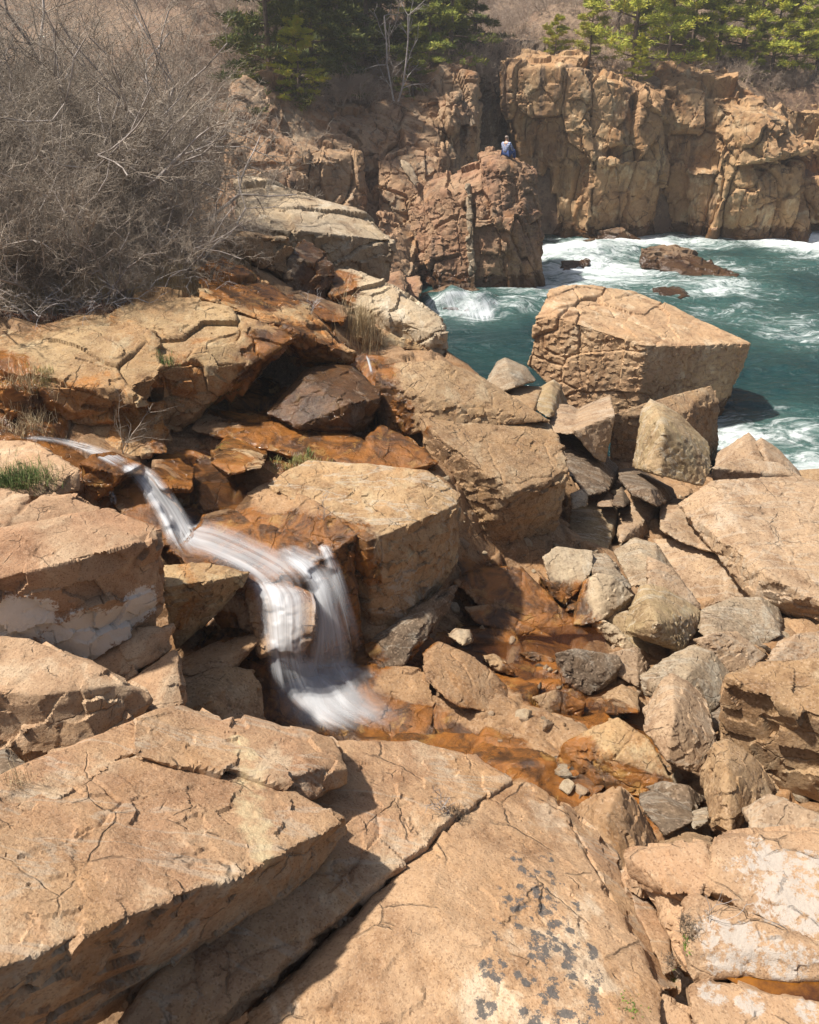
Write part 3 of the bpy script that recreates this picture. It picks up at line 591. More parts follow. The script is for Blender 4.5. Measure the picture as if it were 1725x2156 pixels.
rock('boulder', 'rounded tan boulder in front of the white patched block at left edge', 'left',
  [[(-250, 1340, 3.9), (0, 1338, 3.88), (60, 1345, 3.85), (180, 1395, 3.75), (262, 1442, 3.65), (275, 1458, 3.6), (140, 1458, 3.75), (0, 1458, 3.8), (-250, 1450, 3.85),
    (305, 1460, 3.5), (322, 1478, 3.45), (310, 1500, 3.4), (180, 1590, 'v6-.15'), (60, 1645, 'v7-.2'), (-250, 1660, 'v8-.15')]],
  .013, warp=.014, rough=.03, back=.8, softness=3)
rock('boulder', 'small dark brown rock in the gap at far left beside dry grass', 'dark',
  [[(-60, 1590, 'Y3.7'), (10, 1578, 'Y3.7'), (55, 1615, 'Y3.6'), (62, 1640, 'Y3.5'), (30, 1670, 'Y3.3'), (-60, 1690, 'Y3.2')]], .012, warp=.02, rough=.02, back=.4)
rock('boulder', 'flat tan rock with green grass on it, left of the stream', 'left',
  [[(-200, 930, 4.0), (0, 928, 3.95), (65, 925, 3.92), (120, 955, 3.85), (166, 990, 3.78), (168, 1030, 3.6), (100, 1046, 3.6), (0, 1048, 3.65), (-200, 1050, 3.7)]], .016, warp=.015, rough=.025, back=.7, softness=2)
rock('boulder', 'rust stained wet rock at the lip of the upper fall', 'bed',
  [[(168, 975, 3.66), (195, 958, 3.66), (240, 952, 3.62), (300, 978, 3.50), (255, 1002, 3.50), (240, 1025, 'v4'), (190, 1060, 'Y7.9'), (172, 1020, 'Y8.2')]], .014, warp=.02, rough=.03, back=.6)
rock('boulder', 'dark wet rock behind the upper fall curtain', 'bed',
  [[(240, 1010, 'Y8.3'), (300, 1000, 'Y8.3'), (380, 1100, 'Y8.0'), (400, 1180, 'Y7.5'), (300, 1120, 'Y7.7'), (240, 1060, 'Y8.0')]], .016, warp=.02, rough=.03, back=.7)
rock('boulder', 'orange topped pointed wedge of rock jutting beside the waterfall', 'over',
  [[(342, 1188, 3.15), (430, 1184, 3.1), (480, 1192, 3.05), (526, 1206, 2.95), (470, 1218, 3.05), (350, 1234, 3.15), (505, 1235, 'Y6.9'), (468, 1278, 'Y6.8'), (372, 1364, 'Y6.5'), (360, 1310, 'Y6.55'), (345, 1250, 'v5')]], .012, warp=.012, rough=.022, back=.5)
rock('boulder', 'squat tan rock half in shade at the foot of the main fall, left side', 'mid',
  [[(386, 1428, 2.35), (480, 1400, 2.35), (532, 1412, 2.25), (548, 1450, 2.1), (557, 1532, 'Y5.6'), (500, 1545, 'Y5.4'), (450, 1500, 'Y5.5'), (392, 1486, 'Y5.5'), (440, 1470, 'Y5.55')]], .013, warp=.015, rough=.025, back=.5)
rock('boulder', 'orange wet ledge stone above the squat tan rock', 'bed',
  [[(378, 1388, 'Y6.3'), (425, 1375, 'Y6.4'), (470, 1345, 'Y6.6'), (540, 1332, 'Y6.7'), (542, 1352, 'Y6.5'), (500, 1400, 'Y6.2'), (400, 1425, 'Y5.95'), (382, 1415, 'Y6.0')]], .013, warp=.02, rough=.03, back=.5)
rock('boulder', 'dark wet rock in the hollow left of the main fall', 'dark',
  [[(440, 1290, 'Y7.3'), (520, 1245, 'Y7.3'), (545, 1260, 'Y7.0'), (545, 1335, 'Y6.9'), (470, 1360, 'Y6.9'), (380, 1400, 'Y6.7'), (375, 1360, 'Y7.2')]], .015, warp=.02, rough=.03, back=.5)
# ---- the ledges the water runs over
rock('waterfall_ledge', 'broad orange wet shelf between the upper and the lower fall', 'bed',
  [[(370, 1160, 2.92), (430, 1085, 3.0), (600, 1030, 3.05), (720, 1120, 3.0), (702, 1165, 2.9), (650, 1195, 2.85), (600, 1212, 2.8), (520, 1225, 2.78), (400, 1205, 2.85),
    (740, 1400, 'Y6.95'), (640, 1400, 'Y6.8'), (560, 1480, 'Y6.6'), (540, 1340, 'Y6.7'), (700, 1250, 'v4-.05')]], .015, 'ledge', warp=.012, rough=.03, back=.7)
rock('waterfall_ledge', 'dark wet shelf stone splitting the lower fall in two', 'bed',
  [[(520, 1232, 2.76), (540, 1208, 2.8), (582, 1212, 2.8), (662, 1250, 2.7), (655, 1262, 2.6), (520, 1262, 2.65), (660, 1330, 'Y6.55'), (640, 1372, 'Y6.5'), (545, 1380, 'Y6.45')]], .012, 'ledge', warp=.015, rough=.03, back=.5)
rock('boulder', 'wide wet brown rock at the foot of the falls', 'bed',
  [[(565, 1440, 1.78), (700, 1405, 1.85), (830, 1400, 1.75), (900, 1420, 1.7), (920, 1560, 1.55), (760, 1575, 1.5), (600, 1545, 1.55)]], .015, warp=.02, rough=.035, back=.3)
# ---- flat topped slab block
rock('boulder', 'flat topped cream block with a dark striated front face, right of the waterfall', 'slab',
  [[(560, 1020, 3.2), (600, 990, 3.22), (650, 968, 3.22), (800, 978, 3.2), (900, 990, 3.2), (966, 1040, 3.0), (960, 1060, 2.98), (868, 1100, 3.0), (772, 1142, 2.98), (735, 1120, 3.02), (640, 1060, 3.12),
    (962, 1185, 'v6+.15'), (915, 1240, 'v7+.12'), (850, 1330, 'v8+.10'), (790, 1365, 'v8+.06'), (760, 1300, 'v9'), (742, 1180, 'v9')]], .013, warp=.010, rough=.026, back=.8, joints=[((.7, .3, .5), .012, .02, (.3, .2, .8))], softness=2)
rock('boulder', 'sloping rust orange shoulder between the cream block and the stream', 'bed',
  [[(478, 1092, 2.98), (520, 1040, 3.1), (580, 1005, 3.2), (700, 1080, 3.12), (745, 1125, 3.02), (745, 1170, 2.8), (700, 1165, 2.9), (640, 1130, 2.98), (760, 1350, 'Y7.2'), (740, 1390, 'Y7.05')]], .014, warp=.012, rough=.025, back=.6, wetf=.8)
rock('boulder', 'dark wet rock at the shaded foot of the cream block', 'dark',
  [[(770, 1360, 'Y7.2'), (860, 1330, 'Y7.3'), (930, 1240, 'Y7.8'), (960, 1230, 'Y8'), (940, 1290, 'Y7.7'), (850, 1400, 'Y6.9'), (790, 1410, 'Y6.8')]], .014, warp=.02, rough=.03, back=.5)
# ---- overhanging ledge
rock('overhanging_ledge', 'broad orange stained overhanging ledge below the bare shrubs', 'over',
  [([(-250, 735, 4.35), (0, 728, 4.3), (75, 685, 4.45), (215, 660, 4.5), (330, 700, 4.4), (345, 770, 4.1), (335, 795, 4.05), (250, 820, 4.0), (65, 830, 4.0), (0, 810, 4.1), (-250, 810, 4.2), (75, 880, 'v8'), (120, 898, 'v8'), (245, 885, 'v7'), (305, 858, 'v6')], 1.2),
   ([(215, 660, 4.5), (330, 618, 4.65), (420, 632, 4.6), (540, 668, 4.45), (628, 706, 4.22), (600, 728, 4.1), (532, 766, 4.0), (410, 778, 4.02), (338, 772, 4.1), (430, 857, 'v7'), (420, 880, 'v7+.2'), (356, 912, 'v8'), (345, 880, 'v8')], .9),
   ([(155, 870, 'Y9.7'), (345, 840, 'Y9.8'), (357, 905, 'Y9.5'), (352, 955, 'Y9.1'), (240, 965, 'Y9.0'), (160, 955, 'Y9.1')], .8),
   ([(265, 785, 3.98), (300, 760, 4.12), (340, 765, 4.1), (344, 828, 'v2'), (300, 832, 'v1')], .4),
   ([(248, 820, 3.98), (270, 812, 4.0), (305, 842, 3.95), (306, 868, 'v2'), (255, 876, 'v0')], .4)],
  .020, 'ledge', warp=.010, rough=.045, softness=2, wetf=.9, blocks=[((1.3, .8, .7), .05, .035, (.1, .1, .5))])
rock('overhanging_ledge', 'tan sloping rock right of the overhang tip, above the dark hollow', 'over',
  [[(410, 565, 4.75), (470, 535, 4.8), (555, 590, 4.55), (640, 640, 4.3), (700, 715, 4.0), (742, 745, 3.85), (745, 765, 'v5'), (700, 768, 'v4'), (640, 775, 'Y11.6'), (625, 705, 4.22), (540, 660, 4.45), (420, 625, 4.65)]], .022, 'ledge', warp=.012, rough=.04, back=1.0, blocks=BM)
rock('boulder', 'black shadowed wet wall inside the hollow under the overhang', 'dark',  # shadow under the overhang is put into the wall's dark colour
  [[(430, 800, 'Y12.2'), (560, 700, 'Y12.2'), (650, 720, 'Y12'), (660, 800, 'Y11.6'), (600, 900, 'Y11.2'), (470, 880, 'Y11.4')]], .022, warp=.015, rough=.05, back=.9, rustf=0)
rock('boulder', 'dark wet boulder with sparkling face and a tan sunlit edge, by the hollow', 'dark',
  [[(640, 775, 3.75), (700, 766, 3.75), (742, 770, 3.7), (798, 822, 3.5), (800, 838, 3.45), (762, 927, 'Y10.3'), (740, 905, 'Y10.1'), (630, 898, 'Y10.0'), (565, 872, 'Y10.3'), (640, 800, 'Y10.7'), (735, 850, 'Y10.1'), (712, 770, 3.72)]], .016, warp=.012, rough=.035, back=.9, rustf=.25)
rock('wet_slab', 'long rust red wet slab under the dark boulder', 'bed',
  [[(400, 905, 3.25), (440, 860, 3.3), (560, 870, 3.25), (760, 920, 3.1), (826, 990, 2.95), (825, 1000, 'v4'), (740, 992, 'v4'), (600, 960, 2.98), (500, 930, 3.1)],
   [(770, 925, 3.12), (800, 890, 3.2), (870, 925, 3.05), (920, 972, 2.9), (905, 985, 'v3'), (830, 998, 2.85)]], .016, 'slab', warp=.012, rough=.035, back=.4)
rock('boulder', 'small mossy rock in the stream bed between the falls and the cream block', 'slab',
  [[(455, 945, 3.2), (480, 915, 3.25), (520, 930, 3.2), (560, 955, 3.15), (555, 985, 'Y8.4'), (480, 1000, 'Y8.3'), (450, 975, 'Y8.5')]], .014, warp=.03, rough=.04, back=.4)
rock('boulder', 'dark red wet stones right of the upper fall', 'bed',
  [[(330, 970, 3.3), (380, 965, 3.25), (405, 990, 3.2), (400, 1030, 'Y8.2'), (345, 1025, 'Y8.1'), (325, 1000, 'Y8.3')]], .014, warp=.03, rough=.05, back=.4)
# ---- upper ledges beside the sea
rock('boulder', 'huge pale grey slab sloping down from the shrubs towards the sea stack', 'pale',
  [[(500, 375, 5.2), (580, 385, 5.15), (660, 420, 4.95), (770, 455, 4.6), (828, 503, 4.25), (790, 508, 4.2), (690, 480, 4.35), (600, 450, 4.7), (500, 470, 4.8), (812, 592, 'v5'), (690, 565, 'v6'), (590, 530, 'v7'), (500, 520, 'v8')]], .035, warp=.012, rough=.06, back=1.6, blocks=[((2.2, 1.2, 1.2), .05, .05, (.2, .1, -.4))])
rock('boulder', 'tall dark wet block with a glistening face below the pale grey slab', 'dark',
  [[(608, 540, 4.55), (640, 502, 4.7), (680, 530, 4.55), (697, 560, 4.35), (697, 612, 'v3'), (682, 630, 'v3-.2'), (605, 605, 'v0-.2')]], .025, warp=.015, rough=.05, back=1.0, rustf=.3)
rock('boulder', 'brown upright rock left of the glistening dark block', 'mid',
  [[(470, 500, 5.0), (545, 490, 4.95), (610, 500, 4.85), (612, 530, 4.6), (610, 590, 'v3-.2'), (540, 560, 'v3-.2'), (480, 530, 'v3')]], .025, warp=.02, rough=.06, back=1.0, blocks=BM)
rock('boulder', 'cream topped ledge pointing at the white splash in the sea', 'pale',
  [[(690, 568, 4.2), (740, 572, 4.15), (840, 612, 3.95), (925, 668, 3.6), (936, 690, 3.5), (905, 702, 3.45), (820, 672, 3.55), (720, 630, 3.8), (698, 620, 3.9), (932, 755, 'v4'), (905, 762, 'v5'), (830, 710, 'v6')]], .024, warp=.012, rough=.045, back=1.3, blocks=BM)
rock('boulder', 'brown wet ledge with dry grass clump, below the cream topped ledge', 'over',
  [[(700, 700, 3.6), (800, 690, 3.55), (860, 715, 3.4), (898, 742, 3.2), (896, 760, 'v3'), (800, 765, 'v2-.1'), (720, 755, 'v1-.3')]], .022, warp=.02, rough=.05, back=1.0, blocks=BM)
rock('boulder', 'rust brown wet ledge under the glistening dark block', 'bed',
  [[(580, 612, 4.2), (640, 612, 4.15), (740, 650, 3.9), (715, 680, 3.8), (640, 665, 3.9), (600, 640, 4.05)]], .02, warp=.03, rough=.04, back=.6)
for lab, q in (('reddish rock at the water edge left of the sea stack', [(850, 585, 'Y29.5'), (880, 580, 'Y29.5'), (888, 600, 'Y29'), (880, 632, 'Y28.5'), (852, 628, 'Y28.5')]),
               ('brown rock low beside the pale grey slab end', [(800, 580, 'Y28'), (845, 570, 'Y28.5'), (860, 600, 'Y28'), (850, 625, 'Y27'), (800, 605, 'Y27')])):
    rock('boulder', lab, 'pill', [q], .035, warp=.02, rough=.04, back=1.4)
rock('boulder', 'pale rounded boulder perched on the left cliff edge', 'pale', [[(795, 262, 'Y41'), (820, 245, 'Y41.5'), (850, 250, 'Y41.3'), (860, 278, 'Y40.6'), (850, 290, 'Y40'), (800, 280, 'Y40.2')]], .05, warp=.03, rough=.05, back=1.2, softness=4)
rock('boulder', 'leaning pale slab stuck in the left cliff beside the sea stack', 'pale', [[(843, 335, 'Y36.6'), (866, 345, 'Y36.6'), (882, 385, 'Y35.6'), (875, 393, 'Y35.2'), (845, 350, 'Y35.8')]], .045, warp=.03, rough=.04, back=.6)
# ---- sea rocks
rock('boulder', 'giant cracked cream block standing in the sea at right', 'block',
  [[(1158, 612, 2.75), (1185, 603, 2.8), (1250, 603, 2.7), (1330, 612, 2.5), (1420, 645, 2.3), (1500, 688, 2.05), (1578, 722, 1.85), (1475, 726, 1.85), (1400, 722, 2.1), (1360, 725, 2.2), (1250, 690, 2.45), (1175, 668, 2.6), (1128, 672, 2.5),
    (1110, 770, 'v12'), (1205, 860, 'v11-.5'), (1265, 900, 'v10-.4'), (1340, 900, 'v9-.2'), (1510, 905, 'v7+.2'), (1545, 800, 'v6-.1')]], .026, warp=.010, rough=.024, back=1.8, softness=2,
  blocks=[((1.15, 2.6, 3.2), .035, .10, (.28, .30, .45)), ((2.4, 2.2, .9), .015, .04, (.20, .10, .5))])
for lab, q, v in (('dark drowned rock under the streaming white water beside the sea stack', [(888, 618, 'Y30.4'), (930, 608, 'Y30.6'), (985, 606, 'Y30.6'), (1050, 625, 'Y30.2'), (1085, 655, 'Y29.3'), (1040, 690, 'Y28.6'), (950, 692, 'Y28.4'), (895, 685, 'Y28.8'), (975, 632, 'Y29.4')], .05),
                  ('long low brown rock awash in the foam near the right cliff', [(1352, 522, 'Y38'), (1420, 518, 'Y38.6'), (1480, 545, 'Y37'), (1550, 580, 'Y34.8'), (1555, 598, 'Y34'), (1480, 592, 'Y34.4'), (1400, 562, 'Y36'), (1354, 562, 'Y36.6')], .05),
                  ('small dark square rock in the water behind the giant cream block', [(1372, 604, 'Y32'), (1430, 606, 'Y31.8'), (1450, 618, 'Y31.2'), (1450, 646, 'Y30.4'), (1372, 640, 'Y30.8')], .04),
                  ('low dark rock in the foam right of the sea stack', [(1185, 552, 'Y37'), (1235, 550, 'Y37'), (1240, 572, 'Y36.4'), (1180, 572, 'Y36.4')], .045),
                  ('small rock standing in the foam below the cliff crack', [(1230, 512, 'Y41'), (1252, 508, 'Y41'), (1258, 545, 'Y39.6'), (1228, 545, 'Y39.6')], .045),
                  ('brown rock at the cliff foot left of the cliff corner', [(1265, 490, 'Y43.4'), (1310, 482, 'Y43.4'), (1345, 505, 'Y43'), (1255, 510, 'Y43')], .05)):
    rock('sea_rock', lab, 'sea', [q], v, 'rock', warp=.015, rough=.09, back=1.6, blocks=[((1.0, .7, .5), .10, .05, (.1, .1, .3))])
# ---- the boulder pile: label, material, hulls, options
def pile(label, mat, hull, back=.7, rough=.02, warp=.012, vox=None, **kw):
    rough *= .72
    Y = pts_of(hull if isinstance(hull[0], tuple) else hull[0])[0].y
    return rock('boulder', label, mat, [hull] if isinstance(hull[0], tuple) else hull, vox or max(.011, Y*.0019), rough=rough, warp=warp, back=back, **kw)
pile('upper layer of the big brown boulder, stepped edge, at picture centre', 'mid', [(795, 765, 3.7), (930, 758, 3.72), (1012, 792, 3.4), (1160, 888, 2.95), (1077, 882, 3.03), (1000, 864, 3.2), (907, 842, 3.38), (885, 828, 3.45), (790, 798, 3.6), (882, 875, 'v7'), (790, 895, 'v8'), (1077, 890, 'v4'), (920, 905, 'Y10.5'), (800, 920, 'Y10.7')], back=.9, rough=.03, joints=J0)
pile('largest brown boulder at picture centre with a big dark underside', 'mid', [(880, 872, 3.2), (980, 870, 3.1), (1077, 884, 2.95), (1155, 890, 2.85), (1185, 940, 2.75), (1198, 990, 2.62), (1192, 1012, 'v5-.1'), (1083, 1034, 2.66), (1000, 978, 2.9), (937, 932, 3.05), (1182, 1048, 'v5'), (1160, 1155, 'Y10.15'), (1080, 1180, 'Y9.75'), (982, 1210, 'Y9.75'), (958, 1203, 'Y9.8'), (925, 1100, 'Y10.0'), (895, 950, 'Y10.3')], back=1.1, rough=.04, vox=.016, joints=J0, softness=2)
pile('grey pointed rock behind the big brown boulder, against the dark water', 'grey', [(1022, 808, 2.2), (1048, 760, 2.5), (1064, 752, 2.55), (1105, 770, 2.4), (1130, 800, 2.2), (1085, 815, 'Y14'), (1047, 828, 'Y14')], back=.6)
pile('tan rock under the grey pointed rock', 'mid', [(1045, 822, 1.95), (1085, 812, 2.1), (1140, 815, 2.0), (1150, 845, 1.6), (1120, 870, 'Y12.8'), (1070, 860, 'Y13'), ], back=.6)
pile('small olive tan peak left of the giant block foot', 'green', [(1118, 825, 1.8), (1165, 797, 2.0), (1180, 810, 1.9), (1198, 858, 1.3), (1160, 880, 'Y13'), (1125, 860, 'Y13.4')], back=.5)
pile('pinkish leaning slab with a saddle shaped top, below the giant block', 'pile', [[(1142, 856, 1.9), (1158, 848, 1.95), (1200, 852, 1.85), (1232, 868, 1.7), (1235, 915, 'Y12.4'), (1165, 912, 'Y12.7')], [(1205, 868, 1.75), (1235, 850, 1.85), (1287, 830, 2.0), (1294, 872, 'Y12.9'), (1274, 976, 'Y12.5'), (1248, 962, 'Y12.4'), (1205, 908, 'Y12.4')]], back=.35, rough=.018)
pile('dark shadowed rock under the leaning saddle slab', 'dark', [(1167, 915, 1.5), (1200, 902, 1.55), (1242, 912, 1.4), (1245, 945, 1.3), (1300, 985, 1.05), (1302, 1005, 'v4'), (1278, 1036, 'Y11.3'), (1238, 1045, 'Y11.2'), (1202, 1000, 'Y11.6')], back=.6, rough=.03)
pile('square tan block seen behind the olive leaning slab', 'mid', [(1285, 875, 1.65), (1360, 848, 1.8), (1440, 825, 1.8), (1498, 810, 1.8), (1515, 845, 1.5), (1440, 870, 1.6), (1300, 900, 1.4), (1508, 970, 'v4'), (1450, 980, 'v5'), (1285, 985, 'v6')], back=.9, rough=.04, vox=.022, joints=J0)
pile('tall leaning slab with an olive brown face, right of centre', 'green', [(1352, 860, 'Y13'), (1370, 839, 'Y13.2'), (1400, 852, 'Y13'), (1437, 876, 'Y12.9'), (1492, 932, 'Y12.6'), (1501, 985, 'Y12.1'), (1482, 1024, 'Y11.6'), (1392, 1003, 'Y11.3'), (1362, 992, 'Y11.4'), (1332, 982, 'Y12.3'), (1400, 902, 'Y11.7')], back=.35, rough=.018)
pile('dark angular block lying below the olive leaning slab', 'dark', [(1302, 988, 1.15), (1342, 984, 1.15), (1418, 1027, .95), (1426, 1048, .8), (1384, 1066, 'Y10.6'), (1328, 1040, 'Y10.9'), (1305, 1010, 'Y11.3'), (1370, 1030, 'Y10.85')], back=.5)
pile('small dark stone left of the dark angular block', 'dark', [(1290, 1042, 1.1), (1310, 1024, 1.15), (1334, 1052, .95), (1314, 1068, 'Y10.7'), (1290, 1064, 'Y10.8')], back=.35)
pile('small tan stone above the yellow green block', 'pile', [(1262, 1052, 1.1), (1278, 1030, 1.15), (1292, 1045, 1.1), (1290, 1068, 'Y10.7'), (1258, 1068, 'Y10.7')], back=.35)
pile('yellow green faced block beside the underside of the largest boulder', 'green', [(1202, 1072, 1.4), (1250, 1058, 1.35), (1300, 1066, 1.3), (1306, 1100, 1.0), (1280, 1158, 'Y9.9'), (1240, 1148, 'Y9.9'), (1197, 1134, 'Y10.1')], back=.5)
pile('grey tan rock between the largest boulder and yellow green block', 'grey', [(1202, 1040, 'Y10.9'), (1225, 1030, 'Y11'), (1238, 1045, 'Y10.9'), (1235, 1065, 'Y10.6'), (1205, 1072, 'Y10.5')], back=.3)
pile('pinkish grey block right of the yellow green block', 'pile', [(1302, 1075, 1.2), (1338, 1054, 1.25), (1387, 1066, 1.2), (1390, 1115, .9), (1375, 1134, .85), (1304, 1142, 'Y10'), (1300, 1120, .95)], back=.6)
pile('low tan block with a vertical split left of the right edge giant', 'pile', [[(1390, 1063, 1.35), (1440, 1058, 1.4), (1468, 1078, 1.35), (1473, 1155, 'Y9.9'), (1430, 1140, 'Y10'), (1390, 1115, 'Y10.2')], [(1474, 1080, 1.4), (1520, 1088, 1.4), (1512, 1165, 'Y9.7'), (1476, 1156, 'Y9.8')]], back=.7)
pile('giant pinkish boulder at the right edge of the picture', 'pile', [(1425, 1062, 1.75), (1500, 1014, 2.0), (1600, 1004, 2.0), (1685, 1002, 1.95), (1900, 1060, 1.9), (1900, 1330, 1.6), (1735, 1270, 1.7), (1690, 1245, 1.75), (1616, 1212, 1.8), (1526, 1085, 1.85), (1450, 1075, 1.75), (1512, 1100, 'v9+.05'), (1582, 1262, 'v8+.10'), (1690, 1308, 'v7+.10'), (1780, 1340, 'Y8.4')], back=1.1, rough=.035, vox=.018, softness=2, joints=J0)
pile('pink peaked rock against the sea at right, left peak', 'pile', [(1510, 955, .95), (1577, 909, 1.4), (1600, 935, 1.25), (1625, 975, 1.0), (1600, 1015, 'Y13.2'), (1505, 1010, 'Y13.4')], back=.9)
pile('pink ridge rock against the sea at right, right peak', 'pile', [(1590, 930, 1.3), (1603, 920, 1.4), (1640, 945, 1.2), (1682, 992, .9), (1690, 1010, 'Y13.4'), (1625, 1000, 'Y13.2')], back=.6)
pile('low pink slab between the pink peaks and the right edge giant', 'pile', [(1500, 985, 1.3), (1560, 965, 1.35), (1640, 975, 1.25), (1690, 1005, 1.1), (1680, 1020, 'v3'), (1500, 1022, 'v0')], back=.7)
pile('brown shore rock at the far right water edge', 'mid', [(1680, 990, .7), (1740, 985, .7), (1800, 1000, .7), (1800, 1040, 'Y13.5'), (1690, 1035, 'Y13.6')], back=.8)
pile('long tan slab sloping right above the round brown boulder', 'pile', [(1375, 1135, 1.3), (1437, 1134, 1.4), (1512, 1165, 1.35), (1545, 1205, 1.3), (1580, 1256, 1.15), (1520, 1255, 1.15), (1430, 1215, 1.2), (1478, 1278, 'v5-.1'), (1430, 1240, 'v6-.1')], back=.8)
pile('grey streaked rock above the green faceted boulder', 'grey', [(1292, 1160, 1.4), (1337, 1132, 1.5), (1383, 1145, 1.45), (1418, 1196, 1.2), (1385, 1225, 'Y8.9'), (1363, 1232, 'Y8.9'), (1330, 1235, 'Y9')], back=.7)
pile('pale rounded block beside the dark gap under the largest boulder', 'pale', [(1143, 1172, 1.85), (1172, 1150, 1.9), (1248, 1160, 1.8), (1248, 1200, 1.7), (1220, 1232, 1.6), (1160, 1228, 1.65), (1207, 1257, 'Y8.6'), (1160, 1240, 'Y8.65')], back=.5)
pile('small broken stones piled right of the pale rounded block', 'grey', [(1245, 1165, 1.65), (1275, 1165, 1.65), (1290, 1185, 1.55), (1255, 1205, 'Y9'), (1300, 1200, 'Y9'), (1330, 1240, 'Y8.7'), (1250, 1215, 'Y8.7')], back=.4, rough=.05)
pile('brown block supporting the pale rounded block', 'pile', [(1138, 1212, 1.7), (1160, 1225, 1.7), (1200, 1255, 1.55), (1195, 1276, 'Y8.5'), (1165, 1258, 'Y8.55'), (1136, 1230, 'Y8.9')], back=.4)
pile('tiny pale stone at the pool edge below the pale rounded block', 'pale', [(1190, 1282, 1.35), (1200, 1260, 1.45), (1218, 1262, 1.4), (1215, 1282, 'Y8.4'), (1192, 1288, 'Y8.4')], back=.2)
pile('pale pyramid shaped rock left of the green faceted boulder', 'pale', [(1232, 1222, 1.75), (1258, 1205, 1.85), (1290, 1212, 1.8), (1334, 1252, 1.55), (1322, 1282, 1.35), (1262, 1302, 1.4), (1207, 1300, 1.35), (1208, 1316, 'Y8.15'), (1230, 1318, 'Y8.1'), (1265, 1308, 'Y8.1')], back=.5)
pile('tan ridge rock behind the green faceted boulder', 'pile', [(1362, 1170, 1.75), (1385, 1178, 1.75), (1418, 1197, 1.65), (1475, 1275, 1.35), (1478, 1300, 1.2), (1400, 1260, 1.5), (1362, 1232, 1.6)], back=.5)
pile('green tinged faceted boulder in the middle of the pile', 'green', [(1350, 1232, 1.9), (1370, 1229, 1.9), (1397, 1237, 1.85), (1440, 1262, 1.7), (1478, 1288, 1.55), (1484, 1306, 'v4'), (1434, 1374, 'Y7.4'), (1377, 1342, 'Y7.35'), (1317, 1332, 'Y7.6'), (1318, 1302, 'Y7.8'), (1385, 1310, 'Y7.35')], back=.6)
pile('rounded brown boulder with grey end, right of the green faceted boulder', 'grey', [(1476, 1284, 1.6), (1540, 1260, 1.65), (1602, 1256, 1.6), (1640, 1280, 1.4), (1648, 1305, 1.3), (1645, 1335, 'Y7.8'), (1607, 1362, 'Y7.6'), (1600, 1300, 1.5), (1490, 1345, 'Y7.6'), (1472, 1330, 'Y7.8')], back=.6, softness=4)
pile('narrow pink plank of rock below the pale pyramid rock', 'pale', [(1250, 1300, 1.5), (1265, 1302, 1.5), (1292, 1315, 1.45), (1338, 1362, 1.25), (1362, 1392, 1.1), (1345, 1398, 'v4'), (1290, 1350, 1.2), (1245, 1320, 1.35)], back=.3)
pile('flat olive stone beneath the green faceted boulder', 'green', [(1270, 1300, 1.42), (1322, 1285, 1.45), (1400, 1370, 1.15), (1405, 1382, 1.1), (1372, 1397, 1.1), (1340, 1365, 1.2)], back=.4)
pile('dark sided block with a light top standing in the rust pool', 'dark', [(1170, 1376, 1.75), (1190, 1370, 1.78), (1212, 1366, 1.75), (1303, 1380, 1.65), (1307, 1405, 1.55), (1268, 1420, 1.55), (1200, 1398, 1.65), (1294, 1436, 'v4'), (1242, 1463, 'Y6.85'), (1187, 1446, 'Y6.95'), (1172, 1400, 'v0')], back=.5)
pile('small brown block between the pool block and the grey boulder', 'pile', [(1282, 1376, 1.6), (1342, 1362, 1.6), (1367, 1402, 1.4), (1344, 1447, 'Y7'), (1308, 1427, 'Y7.1'), (1300, 1400, 1.5)], back=.4)
pile('smooth grey boulder with rusty rim at the right of the pool', 'grey', [(1347, 1425, 1.75), (1400, 1388, 1.85), (1462, 1357, 1.85), (1500, 1372, 1.8), (1538, 1405, 1.6), (1532, 1462, 'Y6.6'), (1494, 1506, 'Y6.3'), (1412, 1467, 'Y6.35'), (1357, 1466, 'Y6.6'), (1450, 1420, 'Y6.55')], back=.6)
pile('pinkish triangular rock behind the smooth grey boulder', 'pile', [(1462, 1347, 1.9), (1510, 1332, 1.95), (1552, 1329, 1.9), (1614, 1380, 1.7), (1580, 1410, 1.6), (1538, 1416, 1.6), (1500, 1370, 1.75)], back=.5)
pile('upright tan boulder standing in front of the smooth grey boulder', 'pile', [(1358, 1495, 2.05), (1400, 1428, 2.4), (1418, 1419, 2.4), (1450, 1435, 2.35), (1484, 1470, 2.2), (1506, 1566, 'Y5.2'), (1482, 1637, 'Y4.9'), (1405, 1602, 'Y4.9'), (1362, 1537, 'Y5.2'), (1420, 1510, 'Y5.15')], back=.5, rough=.02)
pile('small dark stone under the smooth grey boulder', 'dark', [(1495, 1505, 'Y6.1'), (1530, 1485, 'Y6.3'), (1528, 1520, 'Y5.9'), (1500, 1548, 'Y5.7')], back=.3)
pile('big boulder at right with a flat pale top and rugged brown front', 'mid', [(1535, 1422, 2.9), (1602, 1392, 2.95), (1720, 1385, 3.0), (1900, 1400, 3.0), (1900, 1580, 2.85), (1725, 1505, 2.85), (1620, 1470, 2.85), (1512, 1560, 'v0+.12'), (1560, 1600, 'v6+.15'), (1645, 1660, 'v5+.10'), (1740, 1720, 'v5+.15'), (1900, 1820, 'v4+.15')], back=.9, rough=.07, vox=.014, softness=2)
pile('tan rock behind the flat topped boulder at right edge', 'pile', [(1640, 1352, 2.5), (1680, 1335, 2.6), (1800, 1325, 2.6), (1800, 1410, 2.4), (1610, 1405, 2.4)], back=.6)
